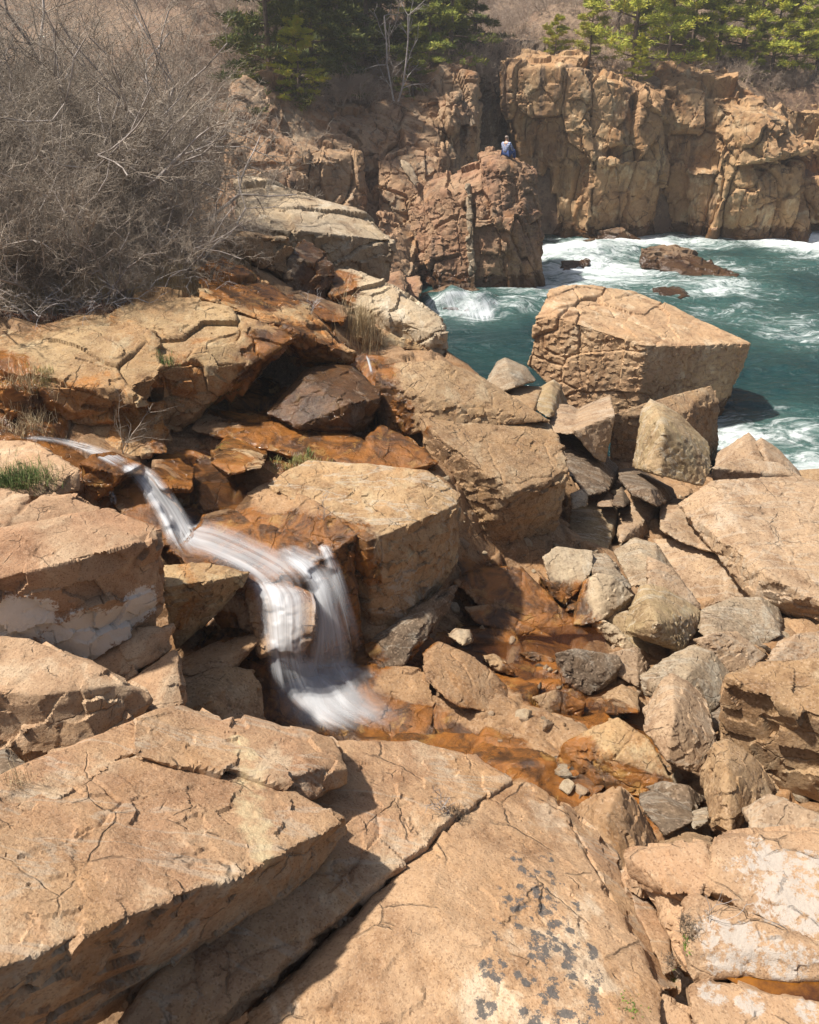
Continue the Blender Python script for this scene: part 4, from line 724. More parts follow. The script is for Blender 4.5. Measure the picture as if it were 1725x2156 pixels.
pile('pointed brown rock with a pale ridge, below the rugged front of the right boulder', 'mid', [(1478, 1632, 2.5), (1508, 1565, 2.8), (1535, 1558, 2.8), (1590, 1595, 2.7), (1638, 1662, 2.5), (1570, 1698, 'Y4.15'), (1555, 1720, 'Y4.05'), (1540, 1753, 'Y3.95'), (1504, 1738, 'Y4.05'), (1535, 1640, 'Y4.25')], back=.5, rough=.03)
pile('smooth tan rock just above the white crusted block', 'pile', [(1566, 1705, 2.8), (1622, 1672, 2.95), (1725, 1717, 2.95), (1800, 1750, 2.95), (1800, 1790, 'v3-.1'), (1590, 1765, 'Y3.75')], back=.5)
pile('steep orange brown wedge in the gap between the slabs', 'bed', [(1207, 1708, 2.7), (1260, 1672, 2.9), (1308, 1657, 2.95), (1345, 1700, 2.75), (1388, 1778, 'Y3.9'), (1330, 1860, 'Y3.4'), (1305, 1880, 'Y3.3'), (1242, 1765, 'Y3.65'), (1275, 1720, 'Y3.8')], back=.5, rough=.025, wetf=.3)
pile('flat dark grey stone lying above the tan blocks', 'dark', [(1345, 1672, 2.35), (1375, 1662, 2.4), (1457, 1702, 2.3), (1458, 1732, 'Y4.15'), (1403, 1760, 'Y4.0'), (1350, 1700, 'Y4.3')], back=.25, rough=.012)
pile('dark brown wet rock behind the flat dark grey stone', 'dark', [(1362, 1656, 2.2), (1400, 1645, 2.3), (1448, 1655, 2.3), (1486, 1682, 2.1), (1460, 1705, 'Y4.5'), (1400, 1690, 'Y4.6')], back=.3)
pile('small pale stone beside the flat dark grey stone', 'grey', [(1457, 1708, 2.3), (1490, 1700, 2.3), (1493, 1730, 'Y4.05'), (1462, 1743, 'Y4.0')], back=.2)
pile('low reddish stone above the bumpy tan block', 'mid', [(1390, 1778, 2.5), (1450, 1752, 2.6), (1500, 1765, 2.6), (1500, 1800, 'Y3.5'), (1400, 1800, 'Y3.5')], back=.3)
# wet domes of bedrock round the pool
for lab, mat, h, b in (
    ('big smooth orange dome of wet rock left of the pool', 'bed', [(890, 1375, 1.75), (922, 1350, 1.8), (992, 1378, 1.75), (1050, 1425, 1.6), (1080, 1470, 1.45), (1083, 1506, 'Y6.4'), (962, 1488, 'Y6.2'), (892, 1430, 'Y6.5'), (985, 1430, 1.7)], .5),
    ('low cracked shelf of wet rock just beyond the near slabs', 'bed', [(850, 1478, 1.62), (900, 1462, 1.65), (1080, 1515, 1.62), (1160, 1530, 1.6), (1160, 1552, 1.6), (1120, 1580, 1.5), (960, 1590, 1.45), (860, 1560, 1.45)], .4),
    ('small orange dome in the middle of the pool', 'mid', [(1120, 1468, 1.6), (1172, 1450, 1.65), (1234, 1480, 1.55), (1225, 1516, 1.4), (1160, 1510, 1.4), (1150, 1500, 1.5)], .4),
    ('wide triangular tan rock in front of the pool', 'over', [(1185, 1565, 1.95), (1240, 1535, 2.05), (1302, 1508, 2.1), (1365, 1555, 2.05), (1420, 1650, 1.95), (1350, 1680, 1.8), (1240, 1650, 1.75), (1170, 1610, 1.75), (1290, 1580, 2.05)], .5),
    ('low dark wet rock below the cracked shelf', 'dark', [(1120, 1590, 1.75), (1200, 1600, 1.8), (1285, 1645, 1.8), (1230, 1695, 1.7), (1140, 1670, 1.65)], .5),
    ('sloping orange sheet of rock under the largest boulder', 'bed', [(955, 1225, 1.75), (1010, 1195, 1.8), (1095, 1190, 1.8), (1180, 1285, 1.45), (1240, 1335, 1.3), (1110, 1335, 1.3), (1030, 1290, 1.5)], .5),
    ('light streaked shelf of rock at the head of the pool', 'mid', [(980, 1278, 1.6), (1030, 1272, 1.62), (1085, 1300, 1.5), (1165, 1342, 1.35), (1070, 1340, 1.35), (1000, 1310, 1.5)], .4),
    ('small pale stone on the wet rock at the shaded foot of the cream block', 'pale', [(942, 1338, 1.75), (962, 1322, 1.8), (990, 1326, 1.78), (998, 1350, 1.68), (975, 1358, 'Y7.2')], .2),
    ('narrow olive rock rib at the pool edge beside the big orange dome', 'mid', [(1015, 1380, 1.55), (1040, 1376, 1.55), (1080, 1410, 1.48), (1085, 1425, 1.4), (1040, 1408, 1.45)], .3),
    ('pale streak of bare rock left of the pool block', 'pale', [(1090, 1375, 1.42), (1120, 1370, 1.45), (1168, 1385, 1.42), (1168, 1400, 1.35), (1120, 1392, 1.36)], .2),
    ('brown wet stone right below the pool block', 'mid', [(1268, 1465, 1.5), (1310, 1440, 1.6), (1345, 1460, 1.55), (1345, 1500, 'Y6.3'), (1275, 1502, 'Y6.3')], .4),
    ):
    pile(lab, mat, h, back=b, rough=.02, warp=.02, softness=4, joints=J0)
# pale dyke running down the stack
rock('rock_vein', 'pale green grey vein of rock running down the red sea stack', 'grey',
  [[(981, 386, 'Y33.9'), (991, 386, 'Y34.0'), (995, 480, 'Y33.15'), (1000, 618, 'Y32.7'), (986, 618, 'Y32.7'), (984, 480, 'Y33.2')]], .03, 'vein', warp=.03, rough=.06, back=.8)
# ================================================================== RAY CASTS onto the finished rock
DG = bpy.context.evaluated_depsgraph_get(); DG.update()
CAMO = Vector((0, 0, HC))
def hit(px, py, Y0=None):
    d = (at(px, py, 10)-CAMO).normalized()
    ok, loc, n, i, ob, mt = scene.ray_cast(DG, CAMO, d)
    return (loc, n) if ok else (at(px, py, Y0 or 10), Vector((0, 0, 1)))
def ground(x, y, z=30):
    ok, loc, n, i, ob, mt = scene.ray_cast(DG, Vector((x, y, z)), Vector((0, 0, -1)))
    return loc if ok else Vector((x, y, 5))
SPOTS = [(60, 1300, .2), (20, 1310, .2), (130, 1350, .16), (185, 1335, .22), (240, 1310, .2), (290, 1280, .18), (200, 1375, .14)]
SPOTS += [(1112, 1835, .07), (1135, 1895, .13), (1200, 1905, .07), (1140, 1990, .13), (1190, 2010, .10), (1100, 1950, .09), (1210, 2060, .10), (1230, 2110, .09), (1150, 2090, .08), (1010, 2120, .07), (1060, 1880, .05), (1240, 2000, .06), (1110, 2050, .07), (1170, 1850, .06), (1060, 1960, .08), (1180, 1950, .09), (1090, 1800, .06), (1250, 2060, .07), (1040, 2040, .07), (1120, 2140, .08), (1200, 2150, .08), (1150, 1800, .05), (1080, 1900, .07)]
SPOTS += [(1590, 1775, .06), (1630, 1840, .2), (1690, 1900, .2), (1720, 1830, .14), (1560, 1830, .1), (1640, 1920, .14), (1500, 1960, .12), (1570, 1995, .14), (1640, 2020, .12), (1510, 2020, .1), (1700, 2030, .10), (1500, 2090, .08), (1580, 2110, .08), (1700, 2130, .08), (1400, 1890, .05)]
SPOTS += [(505, 1560, .06), (520, 1590, .08), (530, 1620, .08), (528, 1650, .08), (522, 1680, .08), (528, 1710, .08), (538, 1740, .08), (546, 1770, .08), (552, 1800, .07)]
for px, py, r_ in SPOTS: LICHEN.append((np.array(hit(px, py)[0]), r_*1.25))
for o in list(C.objects):
    if o.type == 'MESH' and o.data.materials and o.data.materials[0] and o.data.materials[0].name in ('granite_foreground', 'granite_lichen_spotted', 'granite_white_crusted', 'granite_white_patched'):
        o.data.attributes['lichen'].data.foreach_set('value', lichen_at(co(o.data)+np.array(o.location)).astype(np.float32))
# ------------------------------------------------------------------ water that falls and runs
def water_mat(name, lo, hi, amax, col=(.56, .57, .575), us=26, vs=.9):
    m = NT(name); uv = m.n('ShaderNodeTexCoord').outputs['UV']
    n = m.noise(m.mapping(uv, (us, vs, 1)), 1.0, 3, .5, .05); n2 = m.noise(m.mapping(uv, (us*2.6, vs, 1)), 1.0, 2, .5)
    b = m.noise(m.mapping(uv, (3.6, .7, 1)), 1.0, 2, .5)
    s_ = m.math('ADD', m.math('MULTIPLY', n, .30), m.math('ADD', m.math('MULTIPLY', n2, .12), m.math('MULTIPLY', b, .58)))
    ed = m.attr('edge')
    a = m.ramp(m.math('ADD', s_, m.math('SUBTRACT', m.math('MULTIPLY', ed, .42), .36)), lo, hi)
    a = m.math('MULTIPLY', m.math('MULTIPLY', a, m.attr('cover')), m.math('MULTIPLY', m.ramp(ed, 0, .6), amax), clamp=True)
    m.set(m.b.inputs['Alpha'], a); m.set(m.b.inputs['Base Color'], m.mix(m.ramp(s_, .4, .62), tuple(v*.92 for v in col), tuple(min(1, v*1.12) for v in col))); m.b.inputs['Roughness'].default_value = .5
    return m.m
WS = water_mat('surf_water', .36, .86, .95, col=(.75, .78, .80), us=34, vs=.5); WF = water_mat('falling_water', .10, 1.02, 1.2, us=20); WR = water_mat('running_water', .12, 1.05, 1.2, us=12, vs=.8)
RJ = [random.Random(k).random() for k in range(97)]; RJ = [(RJ[k]+RJ[(k+1) % 97]+RJ[(k+2) % 97])/3 for k in range(97)]
def ribbon(L, Rr, nu=48, nv=70, lift=.03, cover=(1, 1), bulge=.05, seed=0, free=.0):
    """water sheet between two banks given as (px, py, Y); laid on the rock wherever the rock is in front"""
    def res(pts, n):
        A = np.array([[p[0], p[1], p[2]] for p in pts], float); t = np.linspace(0, len(A)-1, n)
        P = np.vstack([2*A[0]-A[1], A, 2*A[-1]-A[-2]]); o = []
        for x in t:
            i = min(int(x), len(A)-2); f = x-i; p0, p1, p2, p3 = P[i], P[i+1], P[i+2], P[i+3]
            o.append(.5*((2*p1)+(-p0+p2)*f+(2*p0-5*p1+4*p2-p3)*f*f+(-p0+3*p1-3*p2+p3)*f**3))
        return np.array(o)
    A = res(L, nv); B = res(Rr, nv); V = []; cv = []
    for j in range(nv):
        for i in range(nu):
            u = i/(nu-1); p = A[j]*(1-u)+B[j]*u; Y = p[2]
            h, n = hit(p[0], p[1])
            if h.y < Y + .12 or free == 0: Y = min(Y, h.y) if free else h.y
            q = at(p[0], p[1], Y); d = (CAMO-q).normalized()
            q = q + d*(lift + bulge*math.sin(math.pi*u)*min(1, j/nv*3)*(1 if free else .15))
            V.append(q); t_ = j/(nv-1); cv.append((cover[0]*(1-t_)+cover[1]*t_, min(1, u/.30, (1-u)/.30)*min(1, t_/.14)*max(0, min(1, (1-t_-.16*RJ[(i*7+seed*3) % 97]*(.5+.5*RJ[(i//5+seed) % 97]))/.22))))
    V = np.array(V); V0 = V.reshape(nv, nu, 3)
    if not free:    # relax so that the sheet flows over small steps instead of printing them
        for k in range(6): V0[1:-1, 1:-1] = (V0[:-2, 1:-1]+V0[2:, 1:-1]+V0[1:-1, :-2]+V0[1:-1, 2:]+2*V0[1:-1, 1:-1])/6
    UV_ = np.stack(np.meshgrid(np.linspace(0, 1, nu), np.linspace(0, 1, nv)), -1).reshape(-1, 2)
    dd = fbm(np.stack([UV_[:, 0]*22+seed, UV_[:, 1]*1.4, np.zeros(nu*nv)+seed], 1), 3, 9)
    V = V0.reshape(-1, 3); V = V + (np.array(CAMO)-V)/np.linalg.norm(np.array(CAMO)-V, axis=1)[:, None]*(dd*.004)[:, None]
    i = np.arange(nu*nv).reshape(nv, nu)
    F = np.stack([i[:-1, :-1], i[:-1, 1:], i[1:, 1:], i[1:, :-1]], -1).reshape(-1, 4)
    # thickness: a second skin behind gives the sheet a body
    L_ = max(1.0, np.linalg.norm(V0[-1, nu//2]-V0[0, nu//2])/1.2)
    return V, F, UV_*np.array([1, L_]), np.array(cv)
def water(name, label, mat, ribs, parent=None, cat='waterfall'):
    Vs, Fs, Us, Cs, o = [], [], [], [], 0
    for r in ribs:
        V, F, U, c = r; Vs.append(V); Fs.append(F+o); Us.append(U); Cs.append(c); o += len(V)
    V = np.vstack(Vs); F = np.vstack(Fs); U = np.vstack(Us); c = V.mean(0); c[2] = V[:, 2].min()
    me = mesh_np(name, V-c, F, True); Cs = np.concatenate(Cs); attr(me, 'cover', Cs[:, 0]); attr(me, 'edge', Cs[:, 1])
    uv = me.uv_layers.new(name='uv'); uv.data.foreach_set('uv', U[F.ravel()].astype(np.float32).ravel())
    ob = link(name, me, mat, loc=Vector(c))
    return ob
sh = []
up = ribbon([(20, 925, 9), (90, 930, 9), (160, 948, 8.8), (215, 975, 8.6), (255, 1002, 8.4)], [(60, 915, 9), (130, 920, 9), (200, 935, 8.9), (260, 958, 8.7), (306, 980, 8.4)], nv=40, cover=(.5, 1.1))
shelf = ribbon([(345, 1120, 7.9), (385, 1165, 7.6), (430, 1185, 7.4), (490, 1212, 7.2), (520, 1250, 7.0), (530, 1300, 6.8)], [(400, 1050, 7.9), (420, 1085, 7.8), (470, 1095, 7.7), (590, 1150, 7.6), (670, 1195, 7.3), (700, 1260, 7.0)], nv=60, cover=(.95, .65), seed=3)
shelf2 = ribbon([(560, 1160, 7.6), (600, 1190, 7.4), (640, 1205, 7.3)], [(620, 1140, 7.6), (680, 1160, 7.5), (705, 1170, 7.4)], nv=20, cover=(.4, .8), seed=5)
runo = ribbon([(560, 1440, 6.4), (575, 1480, 6.3), (610, 1520, 6.2), (680, 1560, 6.0)], [(690, 1400, 6.7), (740, 1430, 6.6), (800, 1480, 6.4), (920, 1545, 6.2)], nv=40, cover=(1.6, .5), seed=7)
runo2 = ribbon([(640, 1395, 6.7), (660, 1420, 6.7), (690, 1450, 6.7)], [(770, 1395, 7), (800, 1410, 7), (830, 1430, 6.9)], nv=20, cover=(.6, .2), seed=8)
mist = ribbon([(535, 1380, 6.7), (545, 1450, 6.6), (560, 1510, 6.4), (600, 1560, 6.2)], [(760, 1370, 6.9), (800, 1420, 6.8), (850, 1480, 6.6), (960, 1560, 6.2)], nv=40, cover=(.75, .5), seed=41, lift=.08)
st = water('stream_water', None, WR, [up, shelf, shelf2, runo, runo2, mist]); tag(st, kind='structure')
f1a = ribbon([(235, 985, 8.45), (258, 1000, 8.35), (285, 1030, 8.25), (325, 1095, 8.0), (345, 1145, 7.8), (375, 1200, 7.5)], [(285, 965, 8.45), (306, 978, 8.35), (340, 1000, 8.2), (388, 1065, 8.0), (425, 1125, 7.8), (475, 1195, 7.4)], cover=(1.1, 1.0), free=1)
f1b = ribbon([(225, 1035, 8.3), (228, 1050, 8.2), (230, 1066, 8.1)], [(240, 1030, 8.3), (246, 1046, 8.2), (250, 1066, 8.1)], nu=16, nv=20, cover=(.9, .7), free=1, seed=4)
f2a = ribbon([(500, 1205, 7.05), (512, 1245, 6.95), (528, 1290, 6.75), (545, 1350, 6.6), (553, 1420, 6.45), (548, 1520, 6.25)], [(625, 1222, 7.0), (668, 1255, 6.9), (668, 1290, 6.7), (655, 1350, 6.6), (665, 1410, 6.5), (745, 1520, 6.3)], cover=(1.0, 1.15), free=1, seed=11)
f2b = ribbon([(560, 1165, 7.4), (615, 1205, 7.3), (645, 1250, 7.05), (655, 1310, 6.9), (645, 1370, 6.8), (635, 1430, 6.75)], [(640, 1160, 7.5), (672, 1185, 7.35), (700, 1230, 7.1), (725, 1300, 6.95), (748, 1370, 6.85), (775, 1440, 6.75)], cover=(1.15, 1.05), free=1, seed=15)
f2d = ribbon([(600, 1190, 7.2), (640, 1240, 6.95), (640, 1330, 6.75), (615, 1420, 6.6), (600, 1500, 6.4)], [(690, 1165, 7.4), (730, 1240, 7.0), (740, 1330, 6.85), (760, 1400, 6.8), (800, 1470, 6.6)], cover=(.5, .55), free=1, seed=23)
f2c = ribbon([(660, 1150, 7.5), (672, 1168, 7.4), (690, 1220, 7.2), (715, 1300, 7.0), (735, 1415, 6.85)], [(690, 1140, 7.5), (704, 1160, 7.4), (730, 1220, 7.2), (755, 1310, 7.05), (790, 1420, 6.9)], cover=(.8, .55), free=1, seed=19)
wfall = water('waterfall', None, WF, [f1a, f1b]); tag(wfall, 'upper silky white waterfall pouring over the rust stained lip', 'waterfall')
wfall = water('waterfall', None, WF, [f2a, f2b, f2c, f2d]); tag(wfall, 'lower silky white waterfall splitting in two over the dark shelf stone', 'waterfall')
# small trickle over the dark ledge by the hollow
tr = water('water_trickle', None, WF, [ribbon([(768, 745, 12), (775, 770, 11.9), (781, 792, 11.8)], [(776, 745, 12), (783, 770, 11.9), (788, 792, 11.8)], nu=10, nv=16, cover=(1, 1), free=0)])
tag(tr, 'thin trickle of water dropping off the wet ledge by the dark boulder', 'trickle')
# sea water pouring off the drowned rock by the stack

sp_r = [ribbon([(884, 606, 31.5), (880, 640, 30), (885, 690, 28)], [(1040, 606, 31.5), (1090, 640, 30), (1110, 700, 28)], nu=150, nv=40, cover=(1.0, .9), free=0, lift=.06, bulge=.0, seed=30)]
tag(water('sea_splash', None, WS, sp_r), 'white sea water streaming off a drowned rock beside the sea stack', 'splash')

# ------------------------------------------------------------------ plants
def tubes(segs, sides=3):
    S = np.array(segs, dtype=np.float64)      # p0(3) p1(3) r0 r1
    a, b, r0, r1 = S[:, :3], S[:, 3:6], S[:, 6], S[:, 7]
    d = b-a; d /= np.linalg.norm(d, axis=1)[:, None]+1e-9
    up = np.where(np.abs(d[:, 2:3]) < .9, np.array([[0, 0, 1.]]), np.array([[1., 0, 0]])); u = np.cross(d, up); u /= np.linalg.norm(u, axis=1)[:, None]+1e-9; v = np.cross(d, u)
    V = []
    for k in range(sides):
        t = 2*math.pi*k/sides; V.append(a+(u*math.cos(t)+v*math.sin(t))*r0[:, None])
    for k in range(sides):
        t = 2*math.pi*k/sides; V.append(b+(u*math.cos(t)+v*math.sin(t))*r1[:, None])
    V = np.stack(V, 1).reshape(-1, 3); n = len(S); base = np.arange(n)*2*sides
    F = np.concatenate([np.stack([base+k, base+(k+1) % sides, base+sides+(k+1) % sides, base+sides+k], 1) for k in range(sides)])
    return V, F
def grow(segs, p, d, L, r, lvl, maxl, kids, wob, upb, ratio, rr, rnd):
    n = 4 if lvl < maxl else 3; step = L/n
    for i in range(n):
        d = (d + Vector((rnd.gauss(0, wob), rnd.gauss(0, wob), rnd.gauss(0, wob)+upb))).normalized()
        q = p + d*step; r1 = r*(1-.5*(i+1)/n) if lvl == maxl else r*(1-.35/n)
        segs[lvl].append((*p, *q, r, r1)); p = q; r = r1
        if lvl < maxl:
            k = kids[lvl]/n; k = int(k)+(rnd.random() < k-int(k))
            for _ in range(k):
                ax = Vector((rnd.gauss(0, 1), rnd.gauss(0, 1), rnd.gauss(0, .7))).normalized()
                nd = (d*.75+ax*.85).normalized()
                grow(segs, q, nd, L*ratio*rnd.uniform(.7, 1.2), max(r*rr, .0020), lvl+1, maxl, kids, wob, upb, ratio, rr, rnd)
def wood_mat(name, a, b, rough=.85, sc=8):
    m = NT(name); tc = m.n('ShaderNodeTexCoord').outputs['Object']
    m.set(m.b.inputs['Base Color'], m.mix(m.ramp(m.noise(tc, sc, 4), .35, .65), a, b)); m.b.inputs['Roughness'].default_value = rough; return m.m
MW = {'branch': wood_mat('grey_bark', (.24, .20, .17), (.48, .42, .37), sc=3), 'twig': wood_mat('grey_brown_twigs', (.16, .125, .09), (.42, .35, .27), sc=1.6),
      'twigp': wood_mat('pale_brown_twigs', (.30, .22, .16), (.42, .33, .25), sc=1.0), 'birch': wood_mat('white_birch_bark', (.32, .28, .25), (.48, .43, .39)),
      'trunk': wood_mat('pine_bark', (.11, .075, .05), (.20, .14, .10)), 'dead': wood_mat('dead_grey_twigs', (.30, .27, .25), (.45, .42, .4))}
def shrub_proto(seed, stems, H, spread, kids, maxl=3, lean=(0, 0), r0=.022, ratio=.55, wob=.22, tilt=.85):
    rnd = random.Random(seed); segs = [[] for _ in range(maxl+1)]
    for s in range(stems):
        a = rnd.uniform(0, 2*math.pi); rad = spread*.5*math.sqrt(rnd.random())
        p = Vector((rad*math.cos(a), rad*math.sin(a), -.1)); t = rnd.uniform(.1, tilt)
        d = Vector((math.cos(a)*t+lean[0], math.sin(a)*t+lean[1], 1)).normalized()
        grow(segs, p, d, H*rnd.uniform(.7, 1.0), r0*rnd.uniform(.6, 1.2), 0, maxl, kids, wob, .05, ratio, .55, rnd)
    return segs
def make_shrub(name, seed, mats=('branch', 'twig'), **kw):
    s = shrub_proto(seed, **kw); maxl = len(s)-1
    root = empty(name, (0, 0, 0))
    V, F = tubes(sum(s[:2], []), 5); link('branch', mesh_np('branch', V, F, True), MW[mats[0]], root)
    V, F = tubes(sum(s[2:], []), 3); link('twig', mesh_np('twig', V, F), MW[mats[1]], root)
    return root
USED = set()
def put(proto, loc, rz, sc, label, cat, group, tilt=0):
    if proto.name not in USED: USED.add(proto.name); o = proto
    else:
        o = proto.copy(); C.objects.link(o)
        for chd in proto.children:
            c_ = chd.copy(); C.objects.link(c_); c_.parent = o
            for g in chd.children: g_ = g.copy(); C.objects.link(g_); g_.parent = c_
    o.location = loc; o.rotation_euler = (tilt, 0, rz); o.scale = sc if isinstance(sc, tuple) else (sc, sc, sc)
    for k, v in (('label', label), ('category', cat), ('group', group)):
        if v: o[k] = v
    return o
SH = [make_shrub('bare_shrub', 20+k, stems=15, H=2.3, spread=1.9, kids=(8, 7, 6, 5), maxl=4, lean=(0, -.05), wob=.25, ratio=.50, r0=.034, tilt=.5) for k in range(3)]
row = [(-6.6, 12.6, .95, 'bare grey shrub at far left edge, nearest the ledge'), (-5.6, 12.7, .95, 'bare grey shrub above the dark leaf litter at left'), (-4.65, 13.0, .88, 'bare grey shrub in the middle of the front row'), (-4.3, 13.7, .60, 'low bare shrub at the right end of the front row, by the pale grey slab'),
       (-7.6, 15.0, 1.45, 'tall bare shrub in the back row at the left picture edge'), (-6.2, 14.9, 1.42, 'tall bare shrub second from the left in the back row'), (-5.6, 15.0, 1.2, 'tall rounded bare shrub right of the middle of the back row'), (-4.95, 15.3, .95, 'bare shrub whose twigs reach furthest right over the cliff'),
       (-8.8, 18.0, 2.0, 'tallest bare shrub touching the top left corner'), (-7.0, 18.2, 2.0, 'tall bare shrub at the top edge behind the back row'), (-6.6, 18.0, 1.6, 'bare shrub at the top edge next to the dark evergreen')]
for i, (x, y, sc, lab) in enumerate(row):
    z = float(idw(cl, np.array([x]), np.array([y]))[0]) - .1
    put(SH[i % 3], (x, y, z), i*1.9, (sc, sc, sc*.95), lab, 'shrub', 'bare grey shrubs on the left bank')
def blades(n, place, h, w, lean, rnd, bend=.5):
    V, F = [], []
    for _ in range(n):
        p = place(); a = rnd.uniform(0, 6.283); l = rnd.gauss(0, lean); hh = h*rnd.uniform(.5, 1.2)
        d = Vector((math.cos(a)*abs(l), math.sin(a)*abs(l), 1)).normalized(); sd = Vector((-math.sin(a), math.cos(a), 0))*w*.5; o = len(V)
        m_ = p+d*hh*.5; e = p+d*hh*.5+Vector((d.x*(1+bend)*2, d.y*(1+bend)*2, d.z*(1-bend*.6))).normalized()*hh*.5
        V += [p-sd, p+sd, m_+sd*.8, m_-sd*.8, e]; F += [(o, o+1, o+2, o+3), (o+3, o+2, o+4, o+4)]
    return V, F
def blade_mesh(name, V, F):
    me = bpy.data.meshes.new(name); me.from_pydata([tuple(v) for v in V], [], [f if f[2] != f[3] else f[:3] for f in F]); return me
MG = {'dry': wood_mat('dry_grass', (.34, .25, .13), (.50, .39, .23), sc=3), 'green': wood_mat('green_grass', (.07, .12, .025), (.16, .20, .05), sc=6), 'litter': wood_mat('dead_leaves', (.16, .07, .035), (.26, .13, .07), sc=9),
      'moss': wood_mat('moss', (.05, .08, .01), (.14, .20, .02), sc=20), 'brown': wood_mat('withered_grass', (.10, .07, .045), (.22, .16, .10), sc=9), 'olive': wood_mat('olive_grass', (.22, .22, .06), (.36, .32, .12), sc=6)}
rnd = random.Random(5)
# dry grass and leaf litter under the shrubs
def pl_sh():
    t = rnd.random(); x = -7.2 + 4.3*t + rnd.gauss(0, .15); y0 = 11.0 + 1.2*t; y = y0 + abs(rnd.gauss(0, 1.0))
    return Vector((x, y, float(bzi(x, y))))
gx = np.linspace(-9, -1, 81); gy = np.linspace(9, 20, 111); GZ = bed_z(*np.meshgrid(gx, gy))
def bzi(x, y):
    i = min(max((x+9)/.1, 0), 79); j = min(max((y-9)/.1, 0), 109); return GZ[int(j), int(i)]
V, F = blades(15000, pl_sh, .55, .007, .35, rnd, .4); tag(link('dry_grass', blade_mesh('dry_grass', V, F), MG['dry']), 'tall dry grass growing among the bare shrub stems', 'grass', None, 'stuff')
def pl_li():
    t = rnd.random(); x = -7.0 + 4.4*t; y = 10.75 + 1.25*t + rnd.uniform(-.25, .9); return Vector((x, y, float(bzi(x, y))+.02))
V, F = blades(5000, pl_li, .10, .02, 1.6, rnd, .6); tag(link('leaf_litter', blade_mesh('leaf_litter', V, F), MG['litter']), 'reddish dead leaves under the shrub edge', 'leaves', None, 'stuff')
for k in range(26):   # dead grey stems trailing out of the shrub edge
    pass
sg = [[] for _ in range(3)]
for k in range(120):
    p = pl_li()+Vector((0, .1, .02)); grow(sg, p, Vector((rnd.gauss(0, 1), rnd.gauss(-.5, .6), .25)).normalized(), rnd.uniform(.4, .9), .008, 0, 2, (4, 4, 0), .25, -.02, .5, .6, rnd)
V, F = tubes(sum(sg, []), 4); tag(link('dead_twigs', mesh_np('dead_twigs', V, F), MW['dead']), 'dead grey twigs trailing over the ledge from the shrub edge', 'twigs', None, 'stuff')
def tuft(label, px, py, n, h, w_, spread, mat, cat='grass tuft', lean=.45, name='grass_tuft', sy=1.0):
    loc, nn = hit(px, py); r_ = random.Random(int(px*7+py))
    def pl():
        x = r_.gauss(0, spread); y = r_.gauss(0, spread*sy); g = ground(loc.x+x, loc.y+y, loc.z+.5)
        z = g.z-loc.z if abs(g.z-loc.z) < .5 else 0
        return Vector((x, y, z-.01))
    V, F = blades(n, pl, h, w_, lean, r_); return tag(link(name, blade_mesh(name, V, F), MG[mat], loc=loc), label, cat)
tuft('fresh green grass tuft on the flat rock at left', 55, 1008, 700, .16, .005, .16, 'green', sy=.5)
tuft('dark green grass at the left picture edge on the flat rock', 8, 1020, 400, .13, .006, .12, 'green', sy=.5)
tuft('tall dry grass clump on the ledge above the wet slope', 762, 700, 420, .62, .008, .14, 'dry', lean=.3)
tuft('dry grass tuft at the lower left corner of the overhanging ledge', 60, 860, 400, .26, .006, .14, 'dry')
tuft('little dry tuft on top of the stained ledge', 95, 800, 150, .12, .006, .06, 'olive')
tuft('low olive grass patch behind the cream block', 622, 972, 420, .12, .006, .16, 'olive', sy=.4)
tuft('small bright green sprout behind the cream block', 650, 960, 24, .14, .012, .03, 'green', lean=.3)
tuft('green grass growing in the joint of the stained ledge', 352, 765, 150, .10, .006, .06, 'green')
tuft('dry grass in the gap at far left beside the small dark rock', 38, 1650, 70, .10, .002, .035, 'dry')
tuft('withered grass clump in the crack between the near slabs', 962, 1712, 160, .05, .003, .03, 'brown')
tuft('withered grass clump at the bottom of the cleft', 1425, 2030, 300, .05, .003, .025, 'brown', lean=.8)
tuft('dry grass on the wet ledge right of the tall clump', 790, 705, 160, .18, .006, .1, 'dry')
tuft('small tuft of brown grass in the right block joint', 1492, 1925, 40, .035, .002, .012, 'brown')
for lab, px, py, n, sp_ in (('bright green moss at the edge of the small rounded rock', 1335, 2120, 260, .03), ('moss in the cleft beside the wedge shaped block', 1445, 1990, 160, .015), ('yellow green moss on the stream bed rock', 470, 935, 500, .06), ('green moss in the shade of the hollow', 480, 870, 500, .16)):
    tuft(lab, px, py, n, .018, .008, sp_, 'moss', 'moss', 1.0, 'moss_patch')
def sprig(label, px, py, L, seed, mat='branch', d0=(0, 0, 1), kids=(5, 4, 0), r=.004):
    loc, nn = hit(px, py); s = [[] for _ in range(3)]; r_ = random.Random(seed)
    for k in range(3): grow(s, Vector((0, 0, -.01)), (Vector(d0)+Vector((r_.gauss(0, .35), r_.gauss(0, .35), 0))).normalized(), L, r, 0, 2, kids, .18, .02, .5, .6, r_)
    V, F = tubes(sum(s, []), 3); return tag(link('bare_sprig', mesh_np('bare_sprig', V, F), MW[mat], loc=loc), label, 'twig')
sprig('reddish bare twigs hanging over the stream below the stained ledge', 258, 955, .55, 3, 'twig', (.5, 0, .8), r=.006)
sprig('bare sprig growing in the crack between the near slabs', 950, 1715, .12, 4, 'branch', (-.6, .2, .8), r=.002)
sprig('thin bare sprig standing on the cream block edge', 682, 1095, .28, 5, 'branch', (.2, 0, 1), (3, 2, 0), .003)
sprig('thin sprig in the joint of the right blocks', 1490, 1930, .14, 6, 'branch', (0, 0, 1), (2, 1, 0), .0015)
sprig('white bare twigs on the wet ledge beside the tall dry grass', 655, 660, .3, 8, 'dead', (0, 0, 1))

